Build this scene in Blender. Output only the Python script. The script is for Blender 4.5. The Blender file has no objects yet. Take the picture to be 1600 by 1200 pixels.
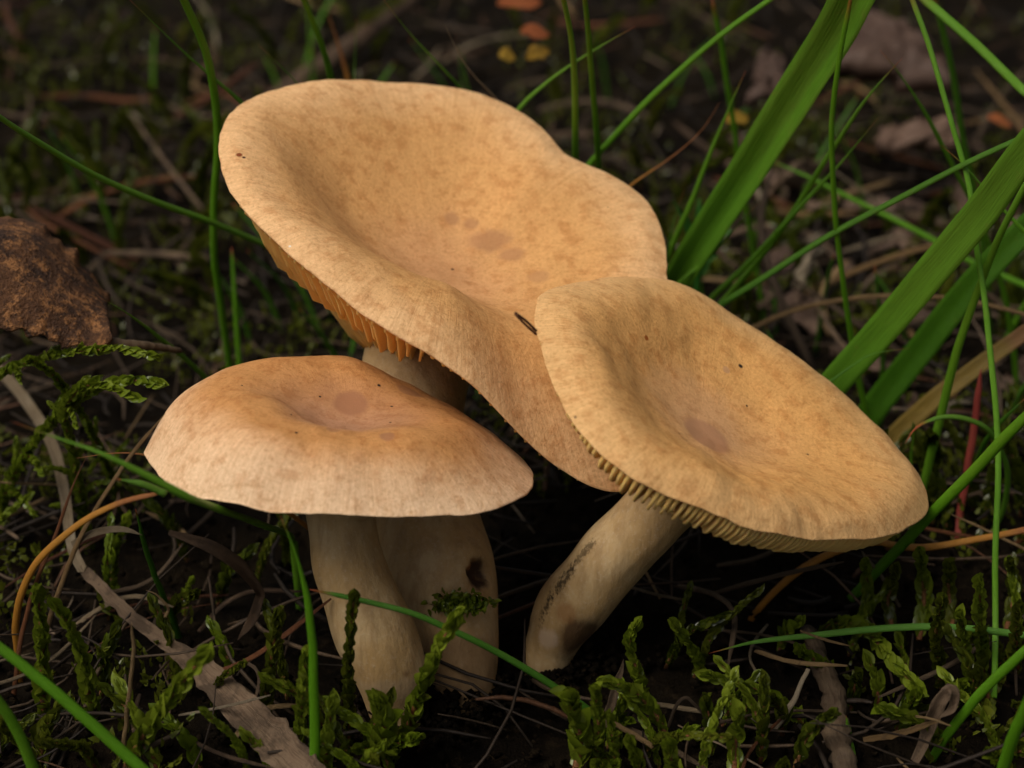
import bpy, bmesh, math, random
import numpy as np
from mathutils import Vector, Matrix, noise

random.seed(7)
rng = np.random.default_rng(7)
PI = math.pi
scene = bpy.context.scene
COL = scene.collection

# ------------------------------------------------------------------ camera
PITCH = math.radians(28.0)
DIST = 0.30
TARGET = np.array([0.0, 0.0, 0.040])
FWD = np.array([0.0, math.cos(PITCH), -math.sin(PITCH)])
RIGHT = np.array([1.0, 0.0, 0.0])
UP = np.cross(RIGHT, FWD)
CAM = TARGET - FWD * DIST
FPX = 800.0 / 0.30                      # focal length in photo pixels (1600 wide)
cam_data = bpy.data.cameras.new('camera')
cam_data.sensor_width = 36.0
cam_data.lens = 36.0 * FPX / 1600.0
cam_data.clip_start = 0.005
cam_data.clip_end = 200.0
cam_data.dof.use_dof = True
cam_data.dof.focus_distance = 0.278
cam_data.dof.aperture_fstop = 16.0
cam = bpy.data.objects.new('camera', cam_data)
cam.location = CAM
cam.rotation_euler = (PI / 2 - PITCH, 0, 0)
COL.objects.link(cam)
scene.camera = cam

# ------------------------------------------------------------------ sky, sun, exposure
SUN_DIR = Vector((-0.44, -0.28, 0.85)).normalized()      # towards the sun
world = bpy.data.worlds.new('World')
scene.world = world
world.use_nodes = True
wn = world.node_tree
wn.nodes.clear()
w_out = wn.nodes.new('ShaderNodeOutputWorld')
w_bg = wn.nodes.new('ShaderNodeBackground')
w_sky = wn.nodes.new('ShaderNodeTexSky')
w_sky.sky_type = 'NISHITA'
w_sky.sun_disc = False
w_sky.sun_elevation = math.asin(SUN_DIR.z)
w_sky.sun_rotation = math.atan2(SUN_DIR.x, SUN_DIR.y)
w_sky.air_density = 1.0
w_sky.dust_density = 6.0
w_sky.ozone_density = 0.4
w_bg.inputs['Strength'].default_value = 0.05
w_hs = wn.nodes.new('ShaderNodeHueSaturation')          # cloud cover: the same sky, greyer
w_hs.inputs['Saturation'].default_value = 0.25
wn.links.new(w_sky.outputs[0], w_hs.inputs['Color'])
wn.links.new(w_hs.outputs[0], w_bg.inputs[0])
wn.links.new(w_bg.outputs[0], w_out.inputs[0])

sun_data = bpy.data.lights.new('sun', 'SUN')
sun_data.energy = 1.5
sun_data.angle = math.radians(38)
sun_data.color = (1.0, 0.93, 0.82)
sun = bpy.data.objects.new('sun', sun_data)
sun.rotation_euler = SUN_DIR.to_track_quat('Z', 'Y').to_euler()
sun.location = (0, 0, 2)
COL.objects.link(sun)

scene.view_settings.view_transform = 'Standard'
scene.view_settings.look = 'None'
scene.view_settings.gamma = 1.0
scene.view_settings.exposure = 0.42
scene.view_settings.use_curve_mapping = False
scene.cycles.use_denoising = True
scene.cycles.adaptive_threshold = 0.02
scene.cycles.max_bounces = 6
scene.cycles.diffuse_bounces = 3
scene.cycles.glossy_bounces = 2
scene.cycles.transmission_bounces = 3

# ------------------------------------------------------------------ pixel helpers
def ray(px, py):
    return FWD + RIGHT * ((px - 800.0) / FPX) - UP * ((py - 600.0) / FPX)

def at_y(px, py, Y):
    d = ray(px, py)
    return CAM + d * ((Y - CAM[1]) / d[1])

def at_z(px, py, z=0.0):
    d = ray(px, py)
    return CAM + d * ((z - CAM[2]) / d[2])

def pxm(p):
    """metres covered by one photo pixel at point p"""
    return float(np.dot(np.asarray(p) - CAM, FWD)) / FPX

def nz(v):
    v = np.asarray(v, float)
    return v / np.linalg.norm(v)

def smooth(a, b, x):
    t = np.clip((x - a) / (b - a), 0, 1)
    return t * t * (3 - 2 * t)

# ------------------------------------------------------------------ object helpers
def tag(o, label=None, cat=None, group=None, kind=None):
    if label: o['label'] = label
    if cat: o['category'] = cat
    if group: o['group'] = group
    if kind: o['kind'] = kind
    return o

def empty(name, loc):
    o = bpy.data.objects.new(name, None)
    o.location = loc
    o.empty_display_size = 0.005
    COL.objects.link(o)
    return o

def mesh_obj(name, verts, faces, mat, parent=None, origin=None, attrs=None, smooth_shade=True):
    """verts in world space; made local to the parent's (or own) origin"""
    verts = np.asarray(verts, float)
    org = np.zeros(3)
    if parent is not None:
        p = parent
        while p is not None:
            org = org + np.array(p.location); p = p.parent
    elif origin is not None:
        org = np.asarray(origin, float)
    me = bpy.data.meshes.new(name)
    me.from_pydata((verts - org).tolist(), [], faces)
    if attrs:
        for k, vals in attrs.items():
            a = me.attributes.new(k, 'FLOAT', 'POINT')
            a.data.foreach_set('value', np.asarray(vals, dtype=np.float32))
    if smooth_shade:
        me.polygons.foreach_set('use_smooth', [True] * len(me.polygons))
    if mat is not None:
        me.materials.append(mat)
    me.update()
    o = bpy.data.objects.new(name, me)
    COL.objects.link(o)
    if parent is not None:
        o.parent = parent
    elif origin is not None:
        o.location = org
    return o

def spline(pts, n):
    """Catmull-Rom through pts (k,d) resampled to n points evenly by chord"""
    P = np.asarray(pts, float)
    if len(P) == 2:
        t = np.linspace(0, 1, n)[:, None]
        return P[0] * (1 - t) + P[1] * t
    Q = np.vstack([2 * P[0] - P[1], P, 2 * P[-1] - P[-2]])
    out = []
    for i in range(1, len(Q) - 2):
        p0, p1, p2, p3 = Q[i - 1], Q[i], Q[i + 1], Q[i + 2]
        for t in np.linspace(0, 1, 16, endpoint=False):
            out.append(0.5 * ((2 * p1) + (p2 - p0) * t + (2 * p0 - 5 * p1 + 4 * p2 - p3) * t * t + (3 * p1 - p0 - 3 * p2 + p3) * t ** 3))
    out.append(P[-1])
    out = np.array(out)
    s = np.concatenate([[0], np.cumsum(np.linalg.norm(np.diff(out[:, :3], axis=0), axis=1))])
    u = np.linspace(0, s[-1], n)
    return np.stack([np.interp(u, s, out[:, k]) for k in range(out.shape[1])], 1)

def frames(C, hint=(0, -0.5, 0.8)):
    """tangent, side, face vectors along a curve; face stays near the hint"""
    T = np.gradient(C, axis=0)
    T /= np.linalg.norm(T, axis=1)[:, None] + 1e-12
    h = np.broadcast_to(np.asarray(hint, float), C.shape)
    S = np.cross(T, h)
    L = np.linalg.norm(S, axis=1)[:, None]
    S = np.where(L > 1e-4, S / (L + 1e-12), np.array([1.0, 0, 0]))
    F = np.cross(S, T)
    return T, S, F

def tube_geo(C, R, sides=7, flat=1.0, hint=(0, -0.5, 0.8), wob=0.0, caps=True):
    C = np.asarray(C); R = np.asarray(R)
    T, S, F = frames(C, hint)
    n = len(C)
    V = []
    for i in range(n):
        for k in range(sides):
            a = 2 * PI * k / sides
            rr = R[i] * (1 + (wob * noise.noise(Vector((k * 1.7, i * 0.9, C[0][0] * 300))) if wob else 0))
            V.append(C[i] + S[i] * math.cos(a) * rr + F[i] * math.sin(a) * rr * flat)
    Fc = []
    for i in range(n - 1):
        for k in range(sides):
            k2 = (k + 1) % sides
            Fc.append((i * sides + k, i * sides + k2, (i + 1) * sides + k2, (i + 1) * sides + k))
    if caps:
        Fc.append(tuple(range(sides - 1, -1, -1)))
        Fc.append(tuple(range((n - 1) * sides, n * sides)))
    t = np.repeat(np.linspace(0, 1, n), sides)
    return np.array(V), Fc, t

class Bag:
    """collects many small pieces into one mesh (stuff only)"""
    def __init__(self):
        self.v = []; self.f = []; self.t = []; self.n = 0
    def add(self, V, F, t=None):
        V = np.asarray(V, float)
        self.v.append(V)
        self.f.extend([tuple(i + self.n for i in f) for f in F])
        self.t.append(np.zeros(len(V)) if t is None else np.asarray(t, float))
        self.n += len(V)
    def build(self, name, mat, parent=None, origin=(0, 0, 0), extra='along'):
        return mesh_obj(name, np.vstack(self.v), self.f, mat, parent, origin, {extra: np.concatenate(self.t)})

# ------------------------------------------------------------------ materials
class Mat:
    def __init__(self, name):
        self.m = bpy.data.materials.new(name)
        self.m.use_nodes = True
        self.t = self.m.node_tree
        self.t.nodes.clear()
        self.out = self.t.nodes.new('ShaderNodeOutputMaterial')
        self.b = self.t.nodes.new('ShaderNodeBsdfPrincipled')
        self.t.links.new(self.b.outputs[0], self.out.inputs[0])
    def n(self, typ, **kw):
        nd = self.t.nodes.new('ShaderNode' + typ)
        for k, v in kw.items():
            setattr(nd, k, v)
        return nd
    def l(self, a, b):
        self.t.links.new(a, b)
    def val(self, sock, v):
        if hasattr(v, 'links') or hasattr(v, 'is_output'):
            self.l(v, sock)
        else:
            sock.default_value = v
    def attr(self, name):
        return self.n('Attribute', attribute_name=name).outputs['Fac']
    def obj(self):
        return self.n('TexCoord').outputs['Object']
    def rand(self):
        return self.n('ObjectInfo').outputs['Random']
    def math(self, op, a, b=0.0, c=0.0, clamp=False):
        nd = self.n('Math', operation=op, use_clamp=clamp)
        self.val(nd.inputs[0], a); self.val(nd.inputs[1], b); self.val(nd.inputs[2], c)
        return nd.outputs[0]
    def noise(self, vec, scale, detail=4.0, rough=0.55, dist=0.0):
        nd = self.n('TexNoise')
        self.l(vec, nd.inputs['Vector'])
        nd.inputs['Scale'].default_value = scale
        nd.inputs['Detail'].default_value = detail
        nd.inputs['Roughness'].default_value = rough
        nd.inputs['Distortion'].default_value = dist
        return nd.outputs['Fac']
    def vmul(self, vec, s):
        nd = self.n('VectorMath', operation='MULTIPLY')
        self.l(vec, nd.inputs[0]); self.val(nd.inputs[1], s)
        return nd.outputs[0]
    def vadd(self, a, b):
        nd = self.n('VectorMath', operation='ADD')
        self.val(nd.inputs[0], a); self.val(nd.inputs[1], b)
        return nd.outputs[0]
    def comb(self, x, y, z):
        nd = self.n('CombineXYZ')
        for s, v in zip(nd.inputs, (x, y, z)): self.val(s, v)
        return nd.outputs[0]
    def ramp(self, f, a, b, lo=0.0, hi=1.0, smoothst=True):
        nd = self.n('MapRange', interpolation_type='SMOOTHSTEP' if smoothst else 'LINEAR', clamp=True) if smoothst else self.n('MapRange')
        self.val(nd.inputs[0], f)
        nd.inputs[1].default_value = a; nd.inputs[2].default_value = b
        nd.inputs[3].default_value = lo; nd.inputs[4].default_value = hi
        return nd.outputs[0]
    def mix(self, f, a, b, mode='MIX'):
        nd = self.n('Mix', data_type='RGBA', blend_type=mode)
        self.val(nd.inputs[0], f)
        for s, v in ((nd.inputs[6], a), (nd.inputs[7], b)):
            if isinstance(v, tuple): s.default_value = (*v, 1.0)
            else: self.l(v, s)
        return nd.outputs[2]
    def bump(self, h, dist, strength=1.0, normal=None):
        nd = self.n('Bump')
        self.l(h, nd.inputs['Height'])
        nd.inputs['Distance'].default_value = dist
        nd.inputs['Strength'].default_value = strength
        if normal is not None: self.l(normal, nd.inputs['Normal'])
        return nd.outputs[0]
    def set(self, **kw):
        for k, v in kw.items():
            k = k.replace('_', ' ')
            s = self.b.inputs[k]
            if isinstance(v, tuple) and len(v) == 3 and s.type == 'RGBA': v = (*v, 1.0)
            self.val(s, v)
        return self
    def translucent(self, color, fac):
        tr = self.n('BsdfTranslucent')
        self.val(tr.inputs['Color'], (*color, 1.0) if isinstance(color, tuple) else color)
        mx = self.n('MixShader')
        mx.inputs[0].default_value = fac
        self.l(self.b.outputs[0], mx.inputs[1]); self.l(tr.outputs[0], mx.inputs[2])
        self.l(mx.outputs[0], self.out.inputs[0])

def spot_mask(M, P, center, size, edge=0.25, wob=0.35, nfac=None, squash=(1, 1, 1)):
    """1 inside an irregular blot around a local point"""
    nv = M.n('VectorMath', operation='SUBTRACT')
    M.l(P, nv.inputs[0]); nv.inputs[1].default_value = tuple(center)
    v = M.vmul(nv.outputs[0], tuple(1.0 / (size * s) for s in squash))
    ln = M.n('VectorMath', operation='LENGTH'); M.l(v, ln.inputs[0])
    d = M.math('ADD', ln.outputs['Value'], M.math('MULTIPLY', M.math('SUBTRACT', nfac, 0.5), wob * 2))
    return M.ramp(d, 1 - edge, 1 + edge, 1.0, 0.0)

def seg_mask(M, P, a, b, width, nfac, wob=0.8):
    """1 along an irregular streak from a to b"""
    a = np.asarray(a); d = np.asarray(b) - a
    nv = M.n('VectorMath', operation='SUBTRACT'); M.l(P, nv.inputs[0]); nv.inputs[1].default_value = tuple(a)
    dt = M.n('VectorMath', operation='DOT_PRODUCT'); M.l(nv.outputs[0], dt.inputs[0]); dt.inputs[1].default_value = tuple(d / np.dot(d, d))
    t = M.math('ADD', dt.outputs['Value'], 0.0, clamp=True)
    sc = M.n('VectorMath', operation='SCALE'); sc.inputs[0].default_value = tuple(d); M.l(t, sc.inputs['Scale'])
    df = M.n('VectorMath', operation='DISTANCE'); M.l(nv.outputs[0], df.inputs[0]); M.l(sc.outputs[0], df.inputs[1])
    q = M.math('ADD', M.math('DIVIDE', df.outputs['Value'], width), M.math('MULTIPLY', M.math('SUBTRACT', nfac, 0.5), wob * 4))
    return M.ramp(q, 0.5, 1.3, 1.0, 0.0)

def mat_cap(name, col_mid, col_rim, col_ctr, stains, specks):
    M = Mat(name)
    P = M.obj(); r = M.attr('rad'); ca = M.attr('ca'); sa = M.attr('sa')
    fib = M.comb(M.math('MULTIPLY', ca, 1.0), sa, M.math('MULTIPLY', r, 0.055))
    n_fib = M.noise(fib, 62, 4, 0.65, 0.8)
    n_big = M.noise(P, 70, 4, 0.6)
    n_mid = M.noise(P, 380, 5, 0.65)
    n_fine = M.noise(P, 1700, 4, 0.7)
    rim = M.ramp(M.math('ADD', r, M.math('MULTIPLY', M.math('SUBTRACT', n_big, 0.5), 0.35)), 0.62, 1.02)
    ctr = M.ramp(M.math('ADD', r, M.math('MULTIPLY', M.math('SUBTRACT', n_big, 0.5), 0.4)), 0.52, 0.05)
    c = M.mix(rim, col_mid, col_rim)
    c = M.mix(M.math('MULTIPLY', ctr, 0.8), c, col_ctr)
    # fibres, stronger towards the margin, and felted mottling
    k = M.math('MULTIPLY', M.ramp(n_fib, 0.38, 0.66), M.math('ADD', M.math('MULTIPLY', M.ramp(r, 0.35, 0.95), 0.30), 0.05))
    c = M.mix(k, c, M.mix(1.0, c, (0.66, 0.55, 0.42), 'MULTIPLY'))
    c = M.mix(M.math('MULTIPLY', M.ramp(n_mid, 0.46, 0.66), 0.60), c, M.mix(1.0, c, (0.72, 0.58, 0.46), 'MULTIPLY'))
    c = M.mix(M.math('MULTIPLY', M.ramp(n_fine, 0.50, 0.70), 0.75), c, M.mix(1.0, c, (1.18, 1.18, 1.22), 'MULTIPLY'))
    c = M.mix(M.math('MULTIPLY', M.ramp(n_fine, 0.49, 0.32), 0.60), c, M.mix(1.0, c, (0.70, 0.62, 0.50), 'MULTIPLY'))
    wet = None
    for (p, size, col, amt, squash, wob) in stains:
        m = M.math('MULTIPLY', spot_mask(M, P, p, size, 0.14 + 0.3 * wob, wob, n_mid, squash), amt)
        c = M.mix(m, c, col)
        wet = m if wet is None else M.math('MAXIMUM', wet, m)
    for (p, size, col) in specks:
        m = spot_mask(M, P, p, size, 0.25, 0.4, n_fine)
        c = M.mix(m, c, col)
    # tiny scattered grains of soil
    vor = M.n('TexVoronoi'); M.l(P, vor.inputs['Vector']); vor.inputs['Scale'].default_value = 150
    cell = M.n('SeparateColor'); M.l(vor.outputs['Color'], cell.inputs[0])
    grain = M.math('MULTIPLY', M.math('LESS_THAN', vor.outputs['Distance'], 0.022), M.math('GREATER_THAN', cell.outputs[0], 0.87))
    c = M.mix(M.math('MULTIPLY', grain, 0.8), c, (0.05, 0.025, 0.012))
    h = M.math('ADD', M.math('MULTIPLY', n_fine, 0.45), M.math('ADD', M.math('MULTIPLY', n_mid, 0.55), M.math('MULTIPLY', n_fib, 0.25)))
    if wet is not None:
        wk = M.math('MULTIPLY', wet, 0.6)
        h = M.math('ADD', M.math('MULTIPLY', h, M.math('SUBTRACT', 1.0, wk)), M.math('MULTIPLY', wk, 0.66))
    M.set(Base_Color=c, Roughness=0.72, Specular_IOR_Level=0.25, Normal=M.bump(h, 0.00034, 0.9))
    return M.m

def mat_gill():
    M = Mat('gill_flesh')
    P = M.obj()
    n1 = M.noise(P, 300, 3)
    c = M.mix(n1, (0.80, 0.44, 0.11), (0.92, 0.60, 0.22))
    M.set(Base_Color=c, Roughness=0.6, Specular_IOR_Level=0.25, Subsurface_Weight=0.3, Subsurface_Radius=(1.0, 0.5, 0.2), Subsurface_Scale=0.0015)
    return M.m

def mat_stem(name, stains, streaks=()):
    M = Mat(name)
    P = M.obj()
    long = M.vmul(P, (1.0, 1.0, 0.22))
    n_s = M.noise(long, 500, 5, 0.6)
    n_b = M.noise(P, 95, 4, 0.6)
    n_f = M.noise(P, 1500, 4, 0.7)
    c = M.mix(M.ramp(n_b, 0.35, 0.7), (0.46, 0.285, 0.115), (0.53, 0.375, 0.195))
    c = M.mix(M.math('MULTIPLY', M.ramp(n_s, 0.42, 0.66), 0.65), c, (0.34, 0.205, 0.085))
    c = M.mix(M.math('MULTIPLY', M.ramp(n_f, 0.5, 0.75), 0.30), c, (0.64, 0.51, 0.36))
    for (p, size, col, amt, squash) in stains:
        m = M.math('MULTIPLY', spot_mask(M, P, p, size, 0.3, 0.55, n_s, squash), amt)
        c = M.mix(m, c, col)
    for (a, b, w, col, amt) in streaks:
        c = M.mix(M.math('MULTIPLY', seg_mask(M, P, a, b, w, n_f), amt), c, col)
    vor = M.n('TexVoronoi'); M.l(P, vor.inputs['Vector']); vor.inputs['Scale'].default_value = 210
    cell = M.n('SeparateColor'); M.l(vor.outputs['Color'], cell.inputs[0])
    grain = M.math('MULTIPLY', M.math('LESS_THAN', vor.outputs['Distance'], 0.05), M.math('GREATER_THAN', cell.outputs[0], 0.80))
    c = M.mix(M.math('MULTIPLY', grain, 0.75), c, (0.06, 0.035, 0.015))
    h = M.math('ADD', M.math('MULTIPLY', n_s, 0.8), M.math('MULTIPLY', n_f, 0.25))
    M.set(Base_Color=c, Roughness=0.62, Specular_IOR_Level=0.3, Normal=M.bump(h, 0.00045, 1.0))
    return M.m

def mat_grass(name, c1, c2, tip=(0.30, 0.06, 0.02), tip_from=0.93, base_to=0.0, rough=0.38, trans=0.25, vein=60.0):
    M = Mat(name)
    t = M.attr('along'); w = M.attr('across'); P = M.obj(); rd = M.rand()
    c = M.mix(M.ramp(M.math('ADD', M.noise(P, 60, 3), M.math('MULTIPLY', M.math('SUBTRACT', rd, 0.5), 0.7)), 0.2, 0.8), c1, c2)
    ve = M.noise(M.comb(M.math('MULTIPLY', w, 1.0), M.math('MULTIPLY', t, 0.8), M.math('MULTIPLY', rd, 30.0)), vein, 3)
    c = M.mix(M.math('MULTIPLY', M.ramp(ve, 0.42, 0.66), 0.42), c, M.mix(1.0, c, (0.58, 0.62, 0.5), 'MULTIPLY'))
    blot = M.ramp(M.noise(P, 420, 4), 0.60, 0.75)
    c = M.mix(M.math('MULTIPLY', blot, 0.25), c, (0.16, 0.14, 0.03))
    if tip is not None:
        c = M.mix(M.ramp(t, tip_from, min(1.0, tip_from + 0.07)), c, tip)
    M.set(Base_Color=c, Roughness=rough, Specular_IOR_Level=0.35, Normal=M.bump(ve, 0.00022, 0.7))
    M.translucent(c, trans)
    return M.m

def mat_dry(name, c1, c2, c3=(0.05, 0.03, 0.02), scale=120, rough=0.65, vein=45.0, spots=0.35, patch=0.0):
    M = Mat(name)
    t = M.attr('along'); w = M.attr('across'); P = M.obj(); rd = M.rand()
    n1 = M.noise(P, scale, 4, 0.6)
    c = M.mix(M.ramp(M.math('ADD', n1, M.math('MULTIPLY', M.math('SUBTRACT', rd, 0.5), 0.6)), 0.2, 0.8), c1, c2)
    ve = M.noise(M.comb(w, M.math('MULTIPLY', t, 0.7), M.math('MULTIPLY', rd, 30.0)), vein, 4, 0.6)
    c = M.mix(M.math('MULTIPLY', M.ramp(ve, 0.44, 0.64), 0.55), c, M.mix(1.0, c, (0.5, 0.42, 0.36), 'MULTIPLY'))
    c = M.mix(M.math('MULTIPLY', M.ramp(M.noise(P, 500, 4), 0.60, 0.72), spots), c, c3)
    if patch:
        c = M.mix(M.math('MULTIPLY', M.ramp(M.noise(P, 170, 5, 0.65), 0.48, 0.62), patch), c, (0.030, 0.018, 0.010))
    M.set(Base_Color=c, Roughness=rough, Specular_IOR_Level=0.25, Normal=M.bump(ve, 0.0005, 1.0))
    return M.m

def mat_moss(name, c1, c2, trans=0.35):
    M = Mat(name)
    t = M.attr('along'); P = M.obj(); rd = M.rand()
    g = M.n('NewGeometry').outputs['Random Per Island']
    c = M.mix(M.ramp(M.math('ADD', M.math('MULTIPLY', rd, 0.5), M.math('MULTIPLY', g, 0.5)), 0.1, 0.9), c1, c2)
    c = M.mix(M.ramp(t, 0.35, 0.0, 0.0, 0.5), c, (0.10, 0.06, 0.015))
    M.set(Base_Color=c, Roughness=0.27, Specular_IOR_Level=0.5)
    M.translucent(c, trans)
    return M.m

def mat_soil():
    M = Mat('humus')
    P = M.obj()
    n1 = M.noise(P, 40, 6, 0.65); n2 = M.noise(P, 260, 6, 0.7); n3 = M.noise(P, 1100, 4, 0.7)
    c = M.mix(M.ramp(n1, 0.35, 0.65), (0.004, 0.0028, 0.0018), (0.012, 0.008, 0.004))
    c = M.mix(M.math('MULTIPLY', M.ramp(n2, 0.52, 0.68), 0.7), c, (0.034, 0.022, 0.011))
    c = M.mix(M.math('MULTIPLY', M.ramp(n3, 0.62, 0.72), 0.5), c, (0.055, 0.036, 0.018))
    h = M.math('ADD', n2, M.math('MULTIPLY', n3, 0.4))
    M.set(Base_Color=c, Roughness=0.9, Specular_IOR_Level=0.06, Normal=M.bump(h, 0.0022, 1.0))
    return M.m
# ------------------------------------------------------------------ ground
def ground_z(x, y):
    """gently uneven forest floor, with a small hollow where the mushrooms stand"""
    z = 0.0035 * noise.noise(Vector((x * 22, y * 22, 0.3))) + 0.0016 * noise.noise(Vector((x * 75, y * 75, 4.1)))
    z += 0.006 * float(smooth(0.10, 0.35, y)) * noise.noise(Vector((x * 9, y * 9, 9.0)))
    return z

M_soil = mat_soil()
def build_ground():
    def axis(lo, hi, step, far):
        core = list(np.arange(lo, hi + 1e-9, step))
        a, b = [], []
        s, p = step, lo
        while p > -far:
            s *= 1.35; p -= s; a.append(p)
        s, p = step, hi
        while p < far:
            s *= 1.35; p += s; b.append(p)
        return np.array(a[::-1] + core + b)
    X = axis(-0.22, 0.24, 0.0026, 60); Y = axis(-0.10, 0.46, 0.0030, 60)
    V = []
    for y in Y:
        for x in X:
            fade = 1.0 if abs(x) < 0.4 and -0.3 < y < 0.7 else 0.0
            z = ground_z(x, y) + 0.0014 * noise.noise(Vector((x * 240, y * 240, 2.2))) * fade
            V.append((x, y, z - 0.002))
    nx = len(X)
    F = [(j * nx + i, j * nx + i + 1, (j + 1) * nx + i + 1, (j + 1) * nx + i) for j in range(len(Y) - 1) for i in range(nx - 1)]
    o = mesh_obj('ground', V, F, M_soil)
    tag(o, 'dark damp humus of the woodland floor', 'ground', kind='structure')
build_ground()

# ------------------------------------------------------------------ mushrooms
KN = np.array([0, .12, .25, .42, .6, .78, .92, 1.0])

class Cap:
    def __init__(self, cpx, cy, nrm, sectors, rim_px, flesh=(1.3, 4.5), seed=0.0):
        self.c = at_y(*cpx, cy)
        self.n = nz(nrm)
        self.u = nz(np.array([1.0, 0, 0]) - self.n[0] * self.n)
        self.v = np.cross(self.n, self.u)
        az = sorted(sectors)
        self.saz = np.radians(np.array(az, float))
        self.sh = np.array([sectors[a] for a in az], float) * 1e-3
        self.flesh = flesh; self.seed = seed
        A, R, HH = [], [], []
        for row in rim_px:
            if row[0] == 'polar':            # hidden stretch: azimuth, radius mm, height mm
                A.append(math.radians(row[1])); R.append(row[2] * 1e-3); HH.append(row[3] * 1e-3); continue
            px, py, hmm = row
            d = ray(px, py); h = hmm * 1e-3
            q = self.c + self.n * h
            p = CAM + d * (np.dot(q - CAM, self.n) / np.dot(d, self.n)) - q
            x, y = np.dot(p, self.u), np.dot(p, self.v)
            A.append(math.atan2(y, x) % (2 * PI)); R.append(math.hypot(x, y)); HH.append(h)
        o = np.argsort(A)
        self.ra = np.array(A)[o]; self.rr = np.array(R)[o]; self.rh = np.array(HH)[o]
        self._tab()
    def _periodic(self, xs, ys, q):
        xs3 = np.concatenate([xs - 2 * PI, xs, xs + 2 * PI]); ys3 = np.concatenate([ys, ys, ys])
        m = np.gradient(ys3, xs3)
        i = np.clip(np.searchsorted(xs3, q) - 1, 0, len(xs3) - 2)
        h = xs3[i + 1] - xs3[i]; t = (q - xs3[i]) / h
        return (2*t**3-3*t*t+1)*ys3[i] + (t**3-2*t*t+t)*h*m[i] + (-2*t**3+3*t*t)*ys3[i+1] + (t**3-t*t)*h*m[i+1]
    def sector(self, a):
        a = a % (2 * PI)
        x = np.concatenate([self.saz - 2 * PI, self.saz, self.saz + 2 * PI])
        i = int(np.clip(np.searchsorted(x, a) - 1, 0, len(x) - 2))
        t = (a - x[i]) / (x[i + 1] - x[i]); t = t * t * (3 - 2 * t)
        n = len(self.saz)
        return self.sh[i % n] * (1 - t) + self.sh[(i + 1) % n] * t
    def _tab(self):
        q = np.linspace(0, 2 * PI, 721)
        def table(ys, w):
            r = np.array([self._periodic(self.ra, ys, a) for a in q])
            k = np.hanning(w + 2)[1:-1]; k /= k.sum()
            r[:-1] = np.convolve(np.concatenate([r[-1 - w:-1], r[:-1], r[:w]]), k, 'same')[w:-w]
            r[-1] = r[0]
            return r
        self.tq, self.tr, self.th = q, table(self.rr, 11), table(self.rh, 25)
        tab = np.array([self.sector(a) for a in q])
        k = np.hanning(63)[1:-1]; k /= k.sum(); w = 61
        for c in range(tab.shape[1]):
            x = tab[:, c]
            x[:-1] = np.convolve(np.concatenate([x[-1 - w:-1], x[:-1], x[:w]]), k, 'same')[w:-w]; x[-1] = x[0]
        self.tab = tab
        dt = self.th - tab[:, -1]
        self.tab = tab + dt[:, None] * (KN[None, :] ** 3)
        self.slope = np.gradient(self.tab, KN, axis=1); self.slope[:, 0] = 0
    def R(self, a):
        return float(np.interp(a % (2 * PI), self.tq, self.tr))
    def H(self, a, r):
        f = (a % (2 * PI)) / (2 * PI) * 720; j = min(719, int(f)); f -= j
        ys = self.tab[j] * (1 - f) + self.tab[j + 1] * f
        m = self.slope[j] * (1 - f) + self.slope[j + 1] * f
        i = int(np.clip(np.searchsorted(KN, r) - 1, 0, len(KN) - 2))
        h = KN[i + 1] - KN[i]; t = (r - KN[i]) / h
        return (2*t**3-3*t*t+1)*ys[i] + (t**3-2*t*t+t)*h*m[i] + (-2*t**3+3*t*t)*ys[i+1] + (t**3-t*t)*h*m[i+1]
    def e(self, a):
        return math.cos(a) * self.u + math.sin(a) * self.v
    def wobble(self, a, r):
        p = Vector((math.cos(a) * r * 2.6, math.sin(a) * r * 2.6, self.seed))
        w = 0.0011 * noise.noise(p) * smooth(0.0, 0.3, r) * (1 - 0.4 * smooth(0.8, 1, r))
        p2 = Vector((math.cos(a) * r * 9, math.sin(a) * r * 9, self.seed + 5))
        return float(w + 0.00022 * noise.noise(p2))
    def top(self, a, r):
        k = 1.0
        if r > 0.9:
            k = 1.0 + float(smooth(0.9, 1.0, r)) * (0.006 * noise.noise(Vector((math.cos(a) * 11, math.sin(a) * 11, self.seed + 2))) + 0.003 * noise.noise(Vector((math.cos(a) * 40, math.sin(a) * 40, self.seed))))
        return self.c + self.e(a) * (self.R(a) * r * k) + self.n * (self.H(a, r) + self.wobble(a, r))
    def thick(self, r):
        return (self.flesh[0] + self.flesh[1] * (1 - r) ** 1.4) * 1e-3
    def down(self, a, r):
        """unit vector from the upper face into the flesh, in the radial plane"""
        r0 = min(r, 0.985)
        dh = (self.H(a, r0 + 0.012) - self.H(a, r0 - 0.012)) / 0.024
        return nz(self.e(a) * dh - self.n * self.R(a))
    def under(self, a, r):
        return self.top(a, r) + self.down(a, r) * self.thick(r)
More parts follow.
